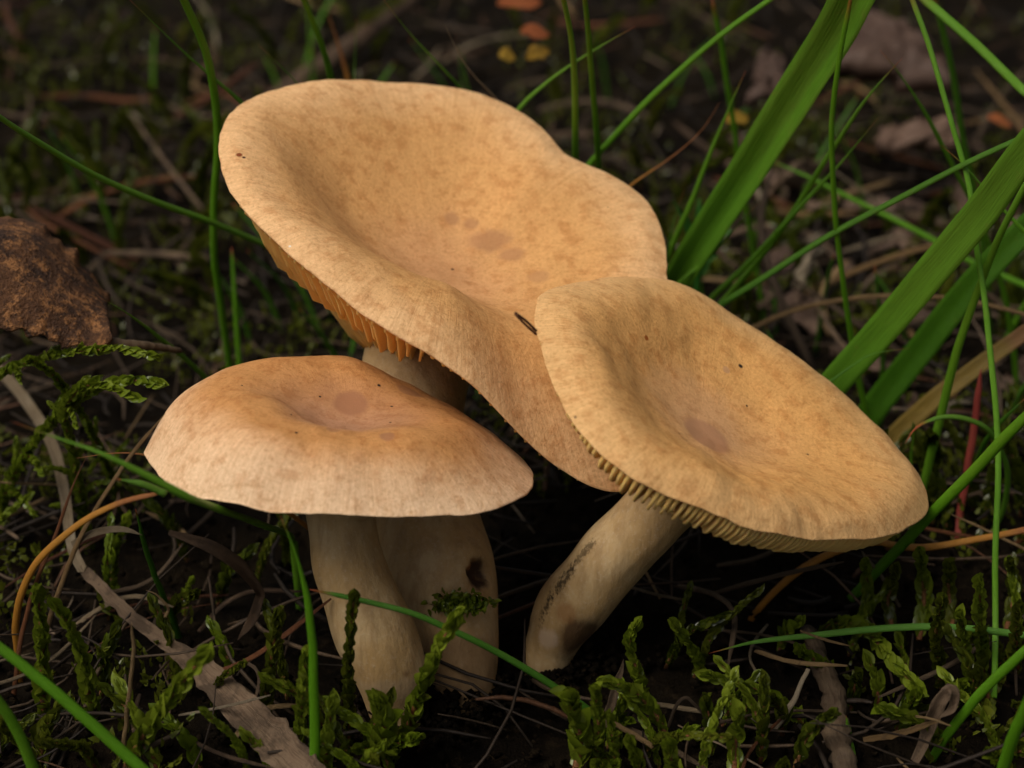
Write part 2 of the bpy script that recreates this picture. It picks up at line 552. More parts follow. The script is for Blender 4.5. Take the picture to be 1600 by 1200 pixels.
    def build(self, parent, mat, gill_mat, n_gill, gd, r_in, gill_at_rim, gill_dir=0.5, damp=None):
        NT, rs = 260, np.concatenate([np.linspace(0.02, 0.9, 64), np.linspace(0.912, 1.0, 14)])
        V = [self.top(0, 0)]; rad = [0.0]; ca = [0.0]; sa = [0.0]
        prof = []
        for r in rs: prof.append(('t', r))
        for k in (0.28, 0.62, 0.9): prof.append(('e', k))
        for r in list(np.linspace(0.985, 0.2, 24)): prof.append(('u', r))
        ang = [2 * PI * j / NT for j in range(NT)]
        for kind, r in prof:
            for a in ang:
                if kind == 't': p = self.top(a, r)
                elif kind == 'u': p = self.under(a, r)
                else:
                    t0 = self.top(a, 1.0); t1 = self.under(a, 0.985)
                    p = t0 * (1 - r) + t1 * r + self.e(a) * (0.00055 * math.sin(PI * min(1, r)))
                V.append(p); rad.append(r if kind != 'e' else 1.0); ca.append(math.cos(a)); sa.append(math.sin(a))
        F = [(0, 1 + j, 1 + (j + 1) % NT) for j in range(NT)]
        for i in range(len(prof) - 1):
            for j in range(NT):
                j2 = (j + 1) % NT
                F.append((1 + i * NT + j, 1 + (i + 1) * NT + j, 1 + (i + 1) * NT + j2, 1 + i * NT + j2))
        base = 1 + (len(prof) - 1) * NT
        F.append(tuple(base + j for j in range(NT)))
        capo = mesh_obj('cap', V, F, mat, parent, attrs={'rad': rad, 'ca': ca, 'sa': sa})
        # gills: one thin blade each, with short ones between the long ones
        for g in range(n_gill):
            a0 = 2 * PI * (g + 0.25 * random.uniform(-1, 1)) / n_gill
            ri = r_in if g % 2 == 0 else (0.55 if g % 4 == 1 else 0.72)
            ri += random.uniform(-0.03, 0.03)
            R = self.R(a0)
            rr = np.concatenate([[0.99, 0.975, 0.955], np.linspace(0.92, ri, 6)])
            depth = gd * random.uniform(0.96, 1.03)
            if damp is not None: depth *= damp(math.degrees(a0) % 360)
            GV, GF = [], []
            for i, r in enumerate(rr):
                q = (r - ri) / (1 - ri)
                a = a0 + 0.004 * math.sin(r * 7 + g)
                rise = gill_at_rim + (1 - gill_at_rim) * float(smooth(0.97, 0.78, r)) + 0.35 * float(smooth(0.6, 0.2, r))
                d = depth * rise * min(1.0, (1 - r) / 0.06) ** 0.7
                if ri > r_in + 0.1: d *= 0.9 * float(smooth(0, 0.3, q))
                dn = nz(self.down(a, r) * gill_dir - self.n * (1 - gill_dir))
                tp = self.under(a, r) - dn * 0.0003
                side = -math.sin(a) * self.u + math.cos(a) * self.v
                w = 0.00042
                GV += [tp + side * w, tp - side * w, tp + dn * (d + 0.0003) + side * 0.00021, tp + dn * (d + 0.0003) - side * 0.00021]
                if i:
                    b = (i - 1) * 4; c = i * 4
                    GF += [(b, c, c + 2, b + 2), (b + 1, b + 3, c + 3, c + 1), (b + 2, c + 2, c + 3, b + 3)]
            GF += [(0, 2, 3, 1), (c, c + 1, c + 3, c + 2)]
            mesh_obj('gill', GV, GF, gill_mat, capo)
        return capo

def build_stem(parent, pts, mat, sides=56, n=70, pits=(), seed=0.0, grooves=0.02):
    """pts: (x,y,z,radius); pits: (point, size, depth) dents towards the axis"""
    e = pts[-1]
    pts = list(pts) + [(e[0], e[1] + 0.001, e[2] - 0.010, e[3] * 0.95)]     # rooted in the soil
    S = spline(np.asarray(pts), n)
    C, R = S[:, :3], S[:, 3]
    T, A, B = frames(C, (0, -1, 0.2))
    V = []
    for i in range(n):
        for k in range(sides):
            a = 2 * PI * k / sides
            d = A[i] * math.cos(a) + B[i] * math.sin(a)
            p = C[i] + d * R[i]
            q = Vector(p * 130) + Vector((seed, 0, 0))
            k1 = 1 + 0.07 * noise.noise(q) + grooves * noise.noise(Vector((math.cos(a) * 5, math.sin(a) * 5, i * 0.05 + seed)))
            p = C[i] + d * R[i] * k1
            for (pc, ps, pd) in pits:
                dd = np.linalg.norm(p - pc) / ps
                dd += 0.35 * noise.noise(Vector(p * 700))
                p = p - d * pd * float(smooth(1.0, 0.55, dd))
            V.append(p)
    F = [(i * sides + k, i * sides + (k + 1) % sides, (i + 1) * sides + (k + 1) % sides, (i + 1) * sides + k) for i in range(n - 1) for k in range(sides)]
    F.append(tuple(range(sides - 1, -1, -1))); F.append(tuple(range((n - 1) * sides, n * sides)))
    return mesh_obj('stem', V, F, mat, parent)

M_gill = mat_gill()

# --- the largest mushroom: wavy funnel cap
capA = Cap((690, 432), 0.010, (0.20, -0.16, 0.97), {
    0:   [0, .2, 1.0, 3.0, 5.0, 6.5, 6.2, 5.0],
    45:  [0, .2, 1.4, 4.0, 7.0, 9.3, 10.0, 9.5],
    90:  [0, .2, 1.6, 5.0, 8.6, 11.4, 12.4, 12.0],
    150: [0, .2, 1.6, 5.2, 9.5, 13.2, 14.4, 13.6],
    190: [0, .2, 1.8, 6.0, 11.0, 14.6, 15.0, 13.8],
    230: [0, .5, 3.2, 8.2, 12.0, 13.6, 13.2, 12.2],
    268: [0, .7, 3.8, 8.2, 10.2, 9.8, 8.0, 6.0],
    305: [0, .6, 2.6, 4.4, 3.6, -1.0, -6.5, -10.0],
    335: [0, .3, 1.4, 2.6, 3.0, 1.0, -3.0, -6.0],
}, [(1043, 430, 6), (1036, 360, 8), (1010, 312, 9), (950, 272, 10), (886, 241, 10.5), (840, 193, 11.5), (760, 150, 12), (620, 128, 12.5), (480, 132, 13),
    (380, 162, 13.5), (345, 210, 14), (350, 270, 14), (390, 335, 13.5), (460, 402, 12.8), (540, 465, 11.5), (620, 522, 9.8), (700, 572, 7), (760, 622, 3),
    (820, 685, -3), (880, 735, -8), (960, 772, -12), (1010, 735, -10), (1045, 640, -4), (1055, 520, 2)], flesh=(1.4, 5.0), seed=1.3)
# --- the small mushroom with a downturned margin
capB = Cap((545, 668), -0.030, (0.07, 0.20, 0.98), {
    0:   [0, .3, .9, 1.2, 0.2, -2.6, -5.8, -7.6],
    50:  [0, .3, 1.0, 1.8, 1.2, -0.8, -4.4, -7.8],
    100: [0, .4, 2.2, 5.4, 6.4, 4.2, -1.8, -8.0],
    150: [0, .4, 2.6, 5.8, 6.6, 3.8, -1.0, -7.5],
    195: [0, .4, 2.4, 5.0, 5.4, 2.4, -3.2, -8.0],
    230: [0, .4, 1.8, 3.6, 3.9, 2.4, -2.4, -7.4],
    265: [0, .4, 1.6, 2.8, 2.5, 0.2, -3.8, -6.8],
    310: [0, .4, 1.4, 2.3, 1.5, -1.2, -4.8, -7.3],
}, [(600, 807, -6.8), (700, 804, -7.1), (760, 798, -7.3), (806, 782, -7.5), (833, 750, -7.7), ('polar', 25, 31, -7.8), ('polar', 60, 29.5, -8), ('polar', 90, 29, -8), ('polar', 120, 30, -8), ('polar', 150, 33, -8),
    (228, 702, -7.6), (240, 735, -7.2), (290, 772, -6.8), (380, 793, -6.7), (480, 803, -6.6)], seed=4.4)
# --- the mushroom whose cap leans out over the grass
capC = Cap((1108, 678), -0.026, (0.47, -0.06, 0.88), {
    0:   [0, .1, .5, 2.0, 3.8, 4.8, 4.0, 2.6],
    90:  [0, .1, .7, 2.6, 4.8, 6.2, 6.0, 5.0],
    150: [0, .0, .4, 2.4, 5.4, 6.8, 5.6, 4.0],
    200: [0, .0, .4, 2.2, 4.8, 5.8, 4.2, 2.4],
    270: [0, .1, .5, 1.8, 3.4, 4.4, 3.6, 2.2],
}, [(837, 505, 3.2), (846, 462, 4), (900, 443, 4.6), (1000, 432, 5), (1060, 440, 5), (1150, 490, 5), (1250, 560, 4.8), (1330, 625, 4.4), (1400, 700, 3.6), (1440, 755, 3), (1450, 788, 2.6),
    (1420, 822, 2.4), (1371, 840, 2.2), (1305, 841, 2.2), (1239, 837, 2.2), (1174, 824, 2.2), (1112, 802, 2.2), (1042, 772, 2.2), (981, 741, 2.2), (933, 702, 2.2), (898, 662, 2.3), (872, 610, 2.4), (846, 544, 2.8)],
    flesh=(0.9, 4.5), seed=8.1)

def on_cap(cap, px, py, base):
    """local point where a photo pixel's ray meets the cap's upper face"""
    d = ray(px, py); best = None
    for t in np.linspace(0.20, 0.36, 3200):
        p = CAM + d * t - cap.c
        x, y, h = np.dot(p, cap.u), np.dot(p, cap.v), np.dot(p, cap.n)
        a = math.atan2(y, x); r = math.hypot(x, y) / cap.R(a)
        if r <= 1.0 and h <= cap.H(a, r) + cap.wobble(a, r):
            return CAM + d * t - base
    return cap.c - base

def make_mushrooms():
    TAN = (0.68, 0.355, 0.125)
    # ---- largest
    bA = at_y(722, 1042, -0.029); bA[2] = ground_z(bA[0], bA[1])
    rA = empty('mushroom', bA)
    tag(rA, 'largest mushroom with a wavy funnel-shaped tan cap and drooping lobe', 'mushroom')
    st = [(on_cap(capA, x, y, bA), s, (0.38, 0.175, 0.075), a, q, .75) for (x, y, s, a, q) in
          [(765, 376, .0024, .7, (1.5, 1, 1)), (705, 342, .0014, .65, (1, 1, 1)), (800, 398, .0018, .65, (1.3, 1, 1)), (735, 350, .0013, .6, (1, 1, 1)), (840, 432, .0016, .5, (1.2, 1, 1)), (688, 430, .004, .25, (1.2, 1, 1))]]
    sp = [(on_cap(capA, x, y, bA), s, c) for (x, y, s, c) in
          [(374, 242, .00055, (0.22, 0.05, 0.01)), (381, 246, .0003, (0.08, 0.02, 0.01)), (707, 421, .0003, (0.12, 0.05, 0.02)), (453, 385, .00022, (0.85, 0.72, 0.55))]]
    mA = mat_cap('cap_skin_largest', TAN, (0.83, 0.505, 0.245), (0.61, 0.315, 0.14), st, sp)
    capA.build(rA, mA, M_gill, 104, 0.0108, 0.20, 0.25, 0.0, lambda d: 1 - 0.8 * float(smooth(255, 285, d)) * float(smooth(20, 0, d - 345)))
    top = capA.c - capA.n * 0.006
    hole = at_y(747, 897, -0.0265)
    pts = [(*(top + capA.n * 0.004), .0135), (*(top - capA.n * 0.004), .0110)] + [(*at_y(px, py, Y), r) for (px, py, Y, r) in
           [(640, 640, -.002, .0092), (664, 790, -.014, .0088), (688, 895, -.021, .0098), (710, 985, -.026, .0076), (722, 1050, -.030, .0062), (726, 1085, -.032, .0052)]]
    mS = mat_stem('stem_flesh_largest', [(hole - bA, .0026, (0.035, 0.013, 0.005), .97, (1, 1, 1)), (at_y(742, 886, -.027) - bA, .0013, (0.26, 0.10, 0.03), .9, (1, 1, 1)),
                  (at_y(672, 862, -.029) - bA, .0012, (0.35, 0.2, 0.08), .6, (1, 1, 1)), (at_y(680, 920, -.029) - bA, .0010, (0.35, 0.2, 0.08), .6, (1, 1, 1)), (at_y(725, 1050, -.035) - bA, .008, (0.16, 0.09, 0.04), .75, (1, 1, .8))])
    build_stem(rA, pts, mS, pits=[(hole, .0030, .0022), (at_y(750, 870, -.028), .006, -.0006)], seed=2.0)
    # ---- downturned
    bB = at_y(615, 1090, -0.040); bB[2] = ground_z(bB[0], bB[1])
    rB = empty('mushroom', bB)
    tag(rB, 'mushroom with a low downturned pinkish cap tucked under the largest one', 'mushroom')
    st = [(on_cap(capB, x, y, bB), s, (0.35, 0.155, 0.075), a, q, .25) for (x, y, s, a, q) in
          [(548, 631, .0020, .9, (1.4, 1.5, 1)), (605, 681, .0012, .75, (1, 1.2, 1)), (520, 672, .0010, .6, (1, 1, 1)), (560, 650, .008, .22, (1.6, 1, 1)), (640, 612, .0018, .6, (1.4, 1, 1))]]
    sp = [(on_cap(capB, x, y, bB), s, (0.03, 0.015, 0.01)) for (x, y, s) in
          [(612, 635, .00022), (463, 676, .00024), (378, 602, .0002), (592, 602, .0003), (610, 660, .0002), (500, 620, .0002), (455, 648, .0002)]]
    mB = mat_cap('cap_skin_downturned', (0.58, 0.275, 0.092), (0.86, 0.585, 0.355), (0.50, 0.275, 0.165), st, sp)
    capB.build(rB, mB, M_gill, 112, 0.0030, 0.20, 0.15, 0.9)
    top = capB.c - capB.n * 0.0065
    pts = [(*top, .0085), (*(top - capB.n * 0.004), .0070)] + [(*at_y(px, py, Y), r) for (px, py, Y, r) in
           [(532, 805, -.033, .0056), (547, 890, -.0355, .0058), (580, 975, -.038, .0064), (608, 1045, -.0395, .0062), (616, 1100, -.041, .0046), (618, 1130, -.042, .004)]]
    mS = mat_stem('stem_flesh_downturned', [(at_y(641, 1056, -.045) - bB, .0011, (0.14, 0.06, 0.02), .9, (1, 1, 1)), (at_y(535, 883, -.041) - bB, .0004, (0.05, 0.03, 0.02), .9, (1, 1, 1)),
                  (at_y(578, 970, -.044) - bB, .0004, (0.03, 0.02, 0.015), .9, (1, 1, 1)), (at_y(620, 1085, -.046) - bB, .0045, (0.40, 0.28, 0.17), .5, (1.5, 1, .5))])
    build_stem(rB, pts, mS, seed=6.0)
    # ---- leaning
    bC = at_y(865, 1012, -0.024); bC[2] = ground_z(bC[0], bC[1])
    rC = empty('mushroom', bC)
    tag(rC, 'leaning mushroom whose ochre cap shows gills below its margin and one smooth round stain', 'mushroom')
    st = [(on_cap(capC, 1103, 683, bC), .0042, (0.41, 0.19, 0.088), .95, (1.0, 1.1, 1.0), .08), (on_cap(capC, 1135, 578, bC), .0007, (0.45, 0.24, 0.13), .6, (1, 1, 1), .2), (on_cap(capC, 1075, 640, bC), .008, (0.52, 0.30, 0.17), .2, (1.3, 1, 1), .6)]
    sp = [(on_cap(capC, 1157, 572, bC), .00042, (0.02, 0.012, 0.008)), (on_cap(capC, 1010, 528, bC), .0005, (0.35, 0.10, 0.015)), (on_cap(capC, 1167, 634, bC), .0002, (0.05, 0.025, 0.01)), (on_cap(capC, 1262, 710, bC), .0002, (0.1, 0.05, 0.02)), (on_cap(capC, 899, 652, bC), .0002, (0.08, 0.04, 0.02))]
    mC = mat_cap('cap_skin_leaning', (0.70, 0.36, 0.115), (0.77, 0.455, 0.19), (0.62, 0.33, 0.145), st, sp)
    capC.build(rC, mC, M_gill, 168, 0.0068, 0.20, 0.85, 0.0, lambda d: 1 - 0.62 * float(smooth(120, 160, d)) * float(smooth(245, 205, d)))
    top = capC.c - capC.n * 0.004
    pts = [(*(top + capC.n * .001), .0110), (*(top - capC.n * 0.006), .0085)] + [(*at_y(px, py, Y), r) for (px, py, Y, r) in
           [(1028, 795, -.026, .0058), (955, 872, -.0255, .0059), (890, 950, -.0245, .0057), (864, 1000, -.024, .0047), (856, 1035, -.0245, .0042)]]
    q = [at_y(x, y, -.0282) - bC for (x, y) in ((832, 985), (856, 930), (886, 888), (922, 848))]
    mS = mat_stem('stem_flesh_leaning', [(at_y(905, 1005, -.03) - bC, .0038, (0.07, 0.03, 0.012), .85, (1, 1, 1.3)), (at_y(880, 962, -.031) - bC, .0022, (0.30, 0.14, 0.05), .6, (1, 1, 1)), (at_y(850, 1005, -.03) - bC, .0028, (0.62, 0.45, 0.33), .5, (1, 1, .8))],
                  [(q[0], q[1], .0011, (0.035, 0.022, 0.01), .85), (q[1], q[2], .0013, (0.035, 0.022, 0.01), .9), (q[2], q[3], .0009, (0.05, 0.03, 0.014), .7)])
    build_stem(rC, pts, mS, pits=[(at_y(850, 932, -.029), .0028, .0007), (at_y(868, 903, -.029), .0022, .0006)], seed=11.0)
make_mushrooms()
# ------------------------------------------------------------------ plant materials
M_grass = mat_grass('grass_green', (0.1056, 0.2772, 0.0088), (0.1540, 0.3432, 0.0194))
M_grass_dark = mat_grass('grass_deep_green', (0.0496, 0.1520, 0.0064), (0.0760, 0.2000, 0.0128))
M_grass_wide = mat_grass('grass_broad', (0.0595, 0.1615, 0.0068), (0.0892, 0.2125, 0.0136), tip=None, vein=26.0)
M_grass_blue = mat_grass('grass_bluish', (0.0680, 0.2000, 0.0176), (0.1040, 0.2560, 0.0280))
M_orange = mat_grass('grass_orange', (0.3570, 0.1445, 0.0170), (0.4675, 0.2040, 0.0298), tip=(0.30, 0.11, 0.03), tip_from=0.8, trans=0.15)
M_olive = mat_grass('grass_olive', (0.2210, 0.1445, 0.0298), (0.2890, 0.1870, 0.0425), tip=(0.22, 0.11, 0.04), tip_from=0.75, trans=0.2, vein=26.0)
M_red = mat_grass('grass_red', (0.30, 0.045, 0.035), (0.36, 0.07, 0.05), tip=None, trans=0.1)
M_arch = mat_grass('grass_red_tipped', (0.07, 0.20, 0.012), (0.12, 0.26, 0.02), tip=(0.42, 0.10, 0.03), tip_from=0.86)
M_straw = mat_dry('straw_pale', (0.2080, 0.1520, 0.0880), (0.3360, 0.2720, 0.1840))
M_straw_tan = mat_dry('straw_tan', (0.1870, 0.1105, 0.0425), (0.2890, 0.1870, 0.0850))
M_straw_dark = mat_dry('straw_weathered', (0.0440, 0.0272, 0.0144), (0.1200, 0.0800, 0.0464))
M_sheath = mat_dry('dead_sheath', (0.0850, 0.0493, 0.0272), (0.1913, 0.1275, 0.0782), vein=30.0, spots=0.6, patch=0.6)
M_bark = mat_dry('twig_bark', (0.055, 0.036, 0.022), (0.14, 0.095, 0.055), vein=14.0)
M_rust = mat_dry('rust_litter', (0.0800, 0.0256, 0.0096), (0.1760, 0.0640, 0.0224))
M_moss = mat_moss('moss_leaf', (0.105, 0.150, 0.007), (0.215, 0.265, 0.022))
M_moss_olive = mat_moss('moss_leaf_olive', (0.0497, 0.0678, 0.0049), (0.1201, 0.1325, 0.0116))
M_moss_stem = mat_dry('moss_stem', (0.16, 0.055, 0.02), (0.24, 0.11, 0.04))
M_herb = mat_grass('herb_leaf', (0.035, 0.15, 0.02), (0.06, 0.21, 0.03), tip=None)

# ------------------------------------------------------------------ blades and stalks
def path3d(pts, Y0=None, Y1=None, zs=None):
    ys = [q[2] for q in pts] if len(pts[0]) == 3 else None
    pts = [q[:2] for q in pts]
    pts = np.asarray(pts, float)
    s = np.concatenate([[0], np.cumsum(np.linalg.norm(np.diff(pts, axis=0), axis=1))]); s /= s[-1]
    out = []
    for i, ((px, py), u) in enumerate(zip(pts, s)):
        if ys is not None:
            p = at_y(px, py, ys[i])
        elif zs is not None:
            p = at_z(px, py, zs[0] + (zs[1] - zs[0]) * u)
        else:
            p = at_y(px, py, Y0 + (Y1 - Y0) * u)
            if p[2] < 0.0012: p = at_z(px, py, 0.0012)
        out.append(p)
    return np.array(out)

def to_ground(P, droop=0.6):
    """carry the lower end on down to the soil"""
    if P[0][2] < 0.002: return P
    d = nz(P[0] - P[1])
    add = []
    p = P[0].copy()
    while p[2] > -0.002 and len(add) < 14:
        d = nz(d + np.array([0, 0, -droop * 0.35]))
        if d[2] > -0.15: d = nz(d + np.array([0, 0, -0.3]))
        p = p + d * max(0.004, P[0][2] * 0.3)
        add.append(p.copy())
    return np.vstack([np.array(add[::-1]), P])

def blade(label, pts, w, mat, Y=None, zs=None, shape='round', name='grass_blade', cat='grass blade', group=None, point=0.12,
          grounded=True, ragged=0.0, hint=(0, -0.6, 0.75), fold=0.25, n=40, droop=0.6, flat=0.62, wob=0.0, sides=9):
    P = path3d(pts, *(Y or (None, None)), zs=zs)
    k0 = 0
    if grounded and zs is None:
        Q = to_ground(P, droop); k0 = len(Q) - len(P); P = Q
    n = max(10, n)
    C = spline(P, n)
    wpx = np.asarray(w if isinstance(w, (tuple, list)) else (w, w), float)
    t = np.linspace(0, 1, n)
    W = np.interp(t, np.linspace(0, 1, len(wpx)), wpx) * np.array([pxm(c) for c in C])
    tip = np.clip((1 - t) / point, 0, 1) ** 0.75 if point > 0 else np.ones(n)
    W = W * (0.10 + 0.90 * tip)
    # faint irregularity of growth
    j = np.array([noise.noise(Vector((i * 0.22, C[0][0] * 900, C[0][1] * 900))) for i in range(n)])
    C = C + np.outer(j * 0.00022, RIGHT)
    if shape == 'round':
        V, F, al = tube_geo(C, W / 2, sides, flat, hint, wob)
        ac = np.tile(np.arange(sides) / sides, n)
    else:
        T, S, Fv = frames(C, hint)
        xs = np.array([-1, -0.66, -0.33, 0, 0.33, 0.66, 1.0])
        V, al, ac = [], [], []
        th = 0.00016
        for i in range(n):
            for side in (1, -1):
                for x in xs:
                    off = fold * (abs(x) - 0.5) * W[i] * 0.5 + side * th * (1 - 0.5 * abs(x)) + 0.00005 * math.sin(x * 17)
                    xr = x * (1 + ragged * noise.noise(Vector((i * 0.35, 5 if x > 0 else 9, 1.0)))) if ragged else x
                    V.append(C[i] + S[i] * xr * W[i] * 0.5 + Fv[i] * off); al.append(t[i]); ac.append((x + 1) / 2 + (0.003 if side < 0 else 0))
        m = len(xs); F = []
        for i in range(n - 1):
            a, b = i * 2 * m, (i + 1) * 2 * m
            for k in range(m - 1):
                F.append((a + k, a + k + 1, b + k + 1, b + k))
                F.append((a + m + k, b + m + k, b + m + k + 1, a + m + k + 1))
            F.append((a, b, b + m, a + m)); F.append((a + m - 1, a + 2 * m - 1, b + 2 * m - 1, b + m - 1))
        V = np.array(V)
    o = mesh_obj(name, V, F, mat, None, C[0], {'along': al, 'across': ac})
    tag(o, label, cat, group)
    return o

B = blade
# -- around and behind the largest cap
B('long green grass blade arching low past the curled brown leaf', [(452, 402), (420, 385), (330, 347), (250, 318), (150, 275), (60, 222), (0, 183), (-90, 110)], (6, 9, 12, 13, 13), M_grass, Y=(.055, -.015), point=.05)
B('upright green grass blade brushing the rim of the largest cap', [(362, 600), (346, 480), (335, 400), (335, 300), (340, 220), (334, 140), (318, 70), (288, 0), (262, -50)], (9, 12, 13, 13), M_grass, Y=(.055, .022), point=.05)
B('green grass blade with a red tip meeting the rim of the largest cap', [(392, 176), (345, 131), (300, 92), (250, 45), (205, 2), (195, -8)], (11, 11, 9, 4), M_grass, Y=(.045, .03), point=.3)
B('straight green blade standing against the weathered twig', [(520, 135), (514, 105), (500, 60), (474, -5), (460, -40)], (12, 11, 10), M_grass, Y=(.062, .045), point=.05)
B('short pointed green blade beside the weathered twig', [(553, 134), (554, 90), (557, 26)], (9, 8, 3), M_grass, Y=(.09, .085), point=.5)
B('short green shoot leaning over the largest cap rim', [(468, 137), (440, 105), (404, 70)], (8, 8, 4), M_grass, Y=(.055, .05), point=.4)
B('green blade with a dark red tip above the largest cap', [(724, 145), (690, 105), (640, 50), (604, 6), (596, -4)], (10, 10, 8, 4), M_grass, Y=(.06, .045), point=.3)
B('slim green blade crossing the pale straw above the largest cap', [(738, 150), (724, 105), (712, 55)], (8, 7, 3), M_grass, Y=(.09, .085), point=.6)
B('pale straw with a brown tip resting on the largest cap rim', [(780, 160), (750, 128), (720, 90), (694, 38)], (9, 8, 6, 4), M_straw, Y=(.055, .05), point=.3, name='dry_stalk', cat='dry stalk')
B('blunt orange stalk with a white tip beside the weathered twig', [(545, 130), (530, 75), (514, 24)], (11, 11, 8), M_orange, Y=(.12, .12), point=.25, name='dry_stalk', cat='dry stalk')
B('upright green blade rising from the notch of the largest cap', [(899, 258), (898, 140), (892, 60), (879, -5), (870, -40)], (11, 11, 10), M_grass, Y=(.05, .025), point=.04)
B('thin upright blade paired with the one at the cap notch', [(936, 272), (930, 170), (922, 80), (914, -5), (908, -40)], (10, 10, 9), M_grass, Y=(.055, .03), point=.04)
B('green blade with pale tip slanting across the two upright blades', [(810, 172), (850, 133), (890, 103), (940, 71), (992, 41)], (10, 10, 9, 4), M_grass, Y=(.06, .045), point=.25)
B('long straight green blade slanting up from the notch of the largest cap', [(912, 270), (960, 212), (1040, 130), (1120, 60), (1208, -4), (1260, -40)], (11, 11, 11, 10), M_grass, Y=(.055, .03), point=.04)
B('thin green blade behind the broad folded blade', [(1195, 520), (1186, 445), (1170, 350), (1150, 220), (1131, 95), (1113, -5)], (8, 9, 9, 9), M_grass, Y=(.10, .085), point=.04)
B('orange dry grass stalk pointing away from the largest cap', [(978, 296), (1050, 245), (1095, 205), (1124, 160)], (11, 10, 8, 3), M_orange, Y=(.05, .05), point=.35, name='dry_stalk', cat='dry stalk')
# -- the tussock between the two big caps
B('broad folded grass blade with a dark keel leaning from the tussock', [(1050, 462), (1064, 432), (1120, 345), (1200, 222), (1290, 82), (1338, -6), (1370, -60)], (34, 42, 56, 68, 72), M_grass_wide, Y=(.048, .02), shape='flat', fold=0.75, point=.02)
B('narrow green blade standing close against the broad folded blade', [(1047, 392), (1090, 290), (1130, 190), (1164, 110)], (9, 10, 9, 4), M_grass, Y=(.052, .045), point=.2)
B('short dark blade at the foot of the tussock by the largest cap', [(1042, 400), (1052, 350), (1068, 298)], (9, 9, 4), M_grass_dark, Y=(.05, .05), point=.4)
B('short yellowish blade leaning low from the tussock', [(1058, 446), (1110, 400), (1150, 355), (1182, 320)], (9, 9, 8, 4), M_grass, Y=(.045, .04), point=.3)
B('green blade with a red tip slanting from the tussock, the taller of a crossing pair', [(1125, 476), (1180, 412), (1240, 330), (1290, 250), (1350, 160), (1410, 91)], (9, 10, 10, 9, 4), M_grass, Y=(.05, .03), point=.15)
B('green blade with a brown tip, lower of the pair slanting from the tussock', [(1108, 470), (1160, 420), (1230, 345), (1300, 270), (1372, 184)], (10, 11, 10, 8, 3), M_grass, Y=(.048, .032), point=.2)
B('dark green blade sweeping low from behind the leaning cap', [(1112, 486), (1200, 430), (1300, 366), (1400, 313), (1500, 260), (1600, 214), (1680, 185)], (12, 12, 11, 11, 10), M_grass_dark, Y=(.04, .0), point=.03)
B('green blade running level beneath the crossing blades toward the litter', [(1610, 450), (1520, 410), (1450, 370), (1350, 320), (1260, 275), (1183, 243)], (11, 11, 10, 6), M_grass, Y=(.075, .095), point=.15)
B('slender upright blade in front of the crossing blades', [(1352, 640), (1335, 560), (1320, 460), (1308, 370), (1302, 300), (1300, 200), (1308, 110), (1325, 15), (1332, -20)], (9, 10, 9, 9, 8), M_grass, Y=(.03, .02), point=.04)
B('blade bending down to the sedge with its tip over the bark', [(1562, 433), (1540, 367), (1514, 307), (1487, 255), (1469, 221), (1439, 165), (1401, 109), (1374, 78)], (9, 10, 9, 9, 4), M_grass, Y=(.06, .045), point=.2)
B('very long upright blade crossing in front of the sloping blades', [(1552, 1090), (1555, 980), (1556, 860), (1560, 740), (1558, 660), (1550, 569), (1540, 475), (1525, 375), (1514, 292), (1495, 221), (1476, 150), (1450, 67), (1423, -5), (1410, -40)], (10, 10, 10, 9, 9), M_grass, Y=(-.034, .03), point=.03)
B('thick green blade slanting over the far bark', [(1640, 172), (1600, 142), (1520, 65), (1440, -5), (1400, -45)], (17, 17, 16), M_grass, Y=(.03, .05), point=.03)
B('faded green blade behind the bark slab', [(1525, 310), (1505, 220), (1490, 120), (1465, 15), (1455, -20)], (11, 12, 11), M_grass_dark, Y=(.09, .08), point=.05)
B('green blade with a pale tip crossing the second broad blade', [(1630, 395), (1600, 362), (1550, 310), (1510, 263), (1471, 227)], (11, 11, 10, 4), M_grass, Y=(.01, .015), point=.2)
B('broad flat grass blade rising behind the leaning cap', [(1295, 612), (1312, 590), (1360, 536), (1430, 456), (1530, 336), (1606, 232), (1650, 175)], (40, 46, 52, 56, 50), M_grass_wide, Y=(.018, -.012), shape='flat', fold=0.18, point=.02)
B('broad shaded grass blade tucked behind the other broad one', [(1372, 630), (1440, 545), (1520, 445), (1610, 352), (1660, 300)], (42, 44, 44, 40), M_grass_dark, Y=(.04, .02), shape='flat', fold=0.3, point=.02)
B('upright channelled blade passing behind the arched red-tipped blade', [(1440, 765), (1462, 680), (1492, 560), (1530, 450), (1562, 370), (1604, 285), (1630, 240)], (12, 14, 14, 12, 10), M_grass, Y=(.012, .0), point=.03)
B('hooked green blade with a red tip arching over', [(1552, 832), (1572, 780), (1571, 722), (1546, 674), (1510, 655), (1470, 652), (1432, 668), (1413, 694)], (9, 10, 10, 9, 4), M_arch, Y=(.012, -.002), point=.15)
B('deep red grass stem standing among the green blades', [(1496, 842), (1502, 790), (1520, 680), (1533, 576)], (11, 12, 12, 9), M_red, Y=(.012, .016), point=.12)
B('bright green blade slanting past the edge of the leaning cap', [(1330, 936), (1394, 867), (1420, 840), (1487, 771), (1540, 715), (1604, 650), (1660, 590)], (15, 17, 18, 18, 16), M_grass, Y=(-.008, -.035), point=.03)
B('thin dark blade crossing behind the bright slanting blade', [(1500, 800), (1540, 690), (1602, 622)], (7, 9, 6), M_grass_dark, Y=(.02, .0), point=.2)
B('short upright green tip beside the edge of the leaning cap', [(1422, 742), (1425, 700), (1428, 650)], (9, 8, 3), M_grass, Y=(.018, .018), point=.6)
B('small green sprig bending over the base of the second broad blade', [(1340, 566), (1368, 552), (1422, 544)], (6, 7, 3), M_grass_blue, Y=(.012, .008), point=.4)
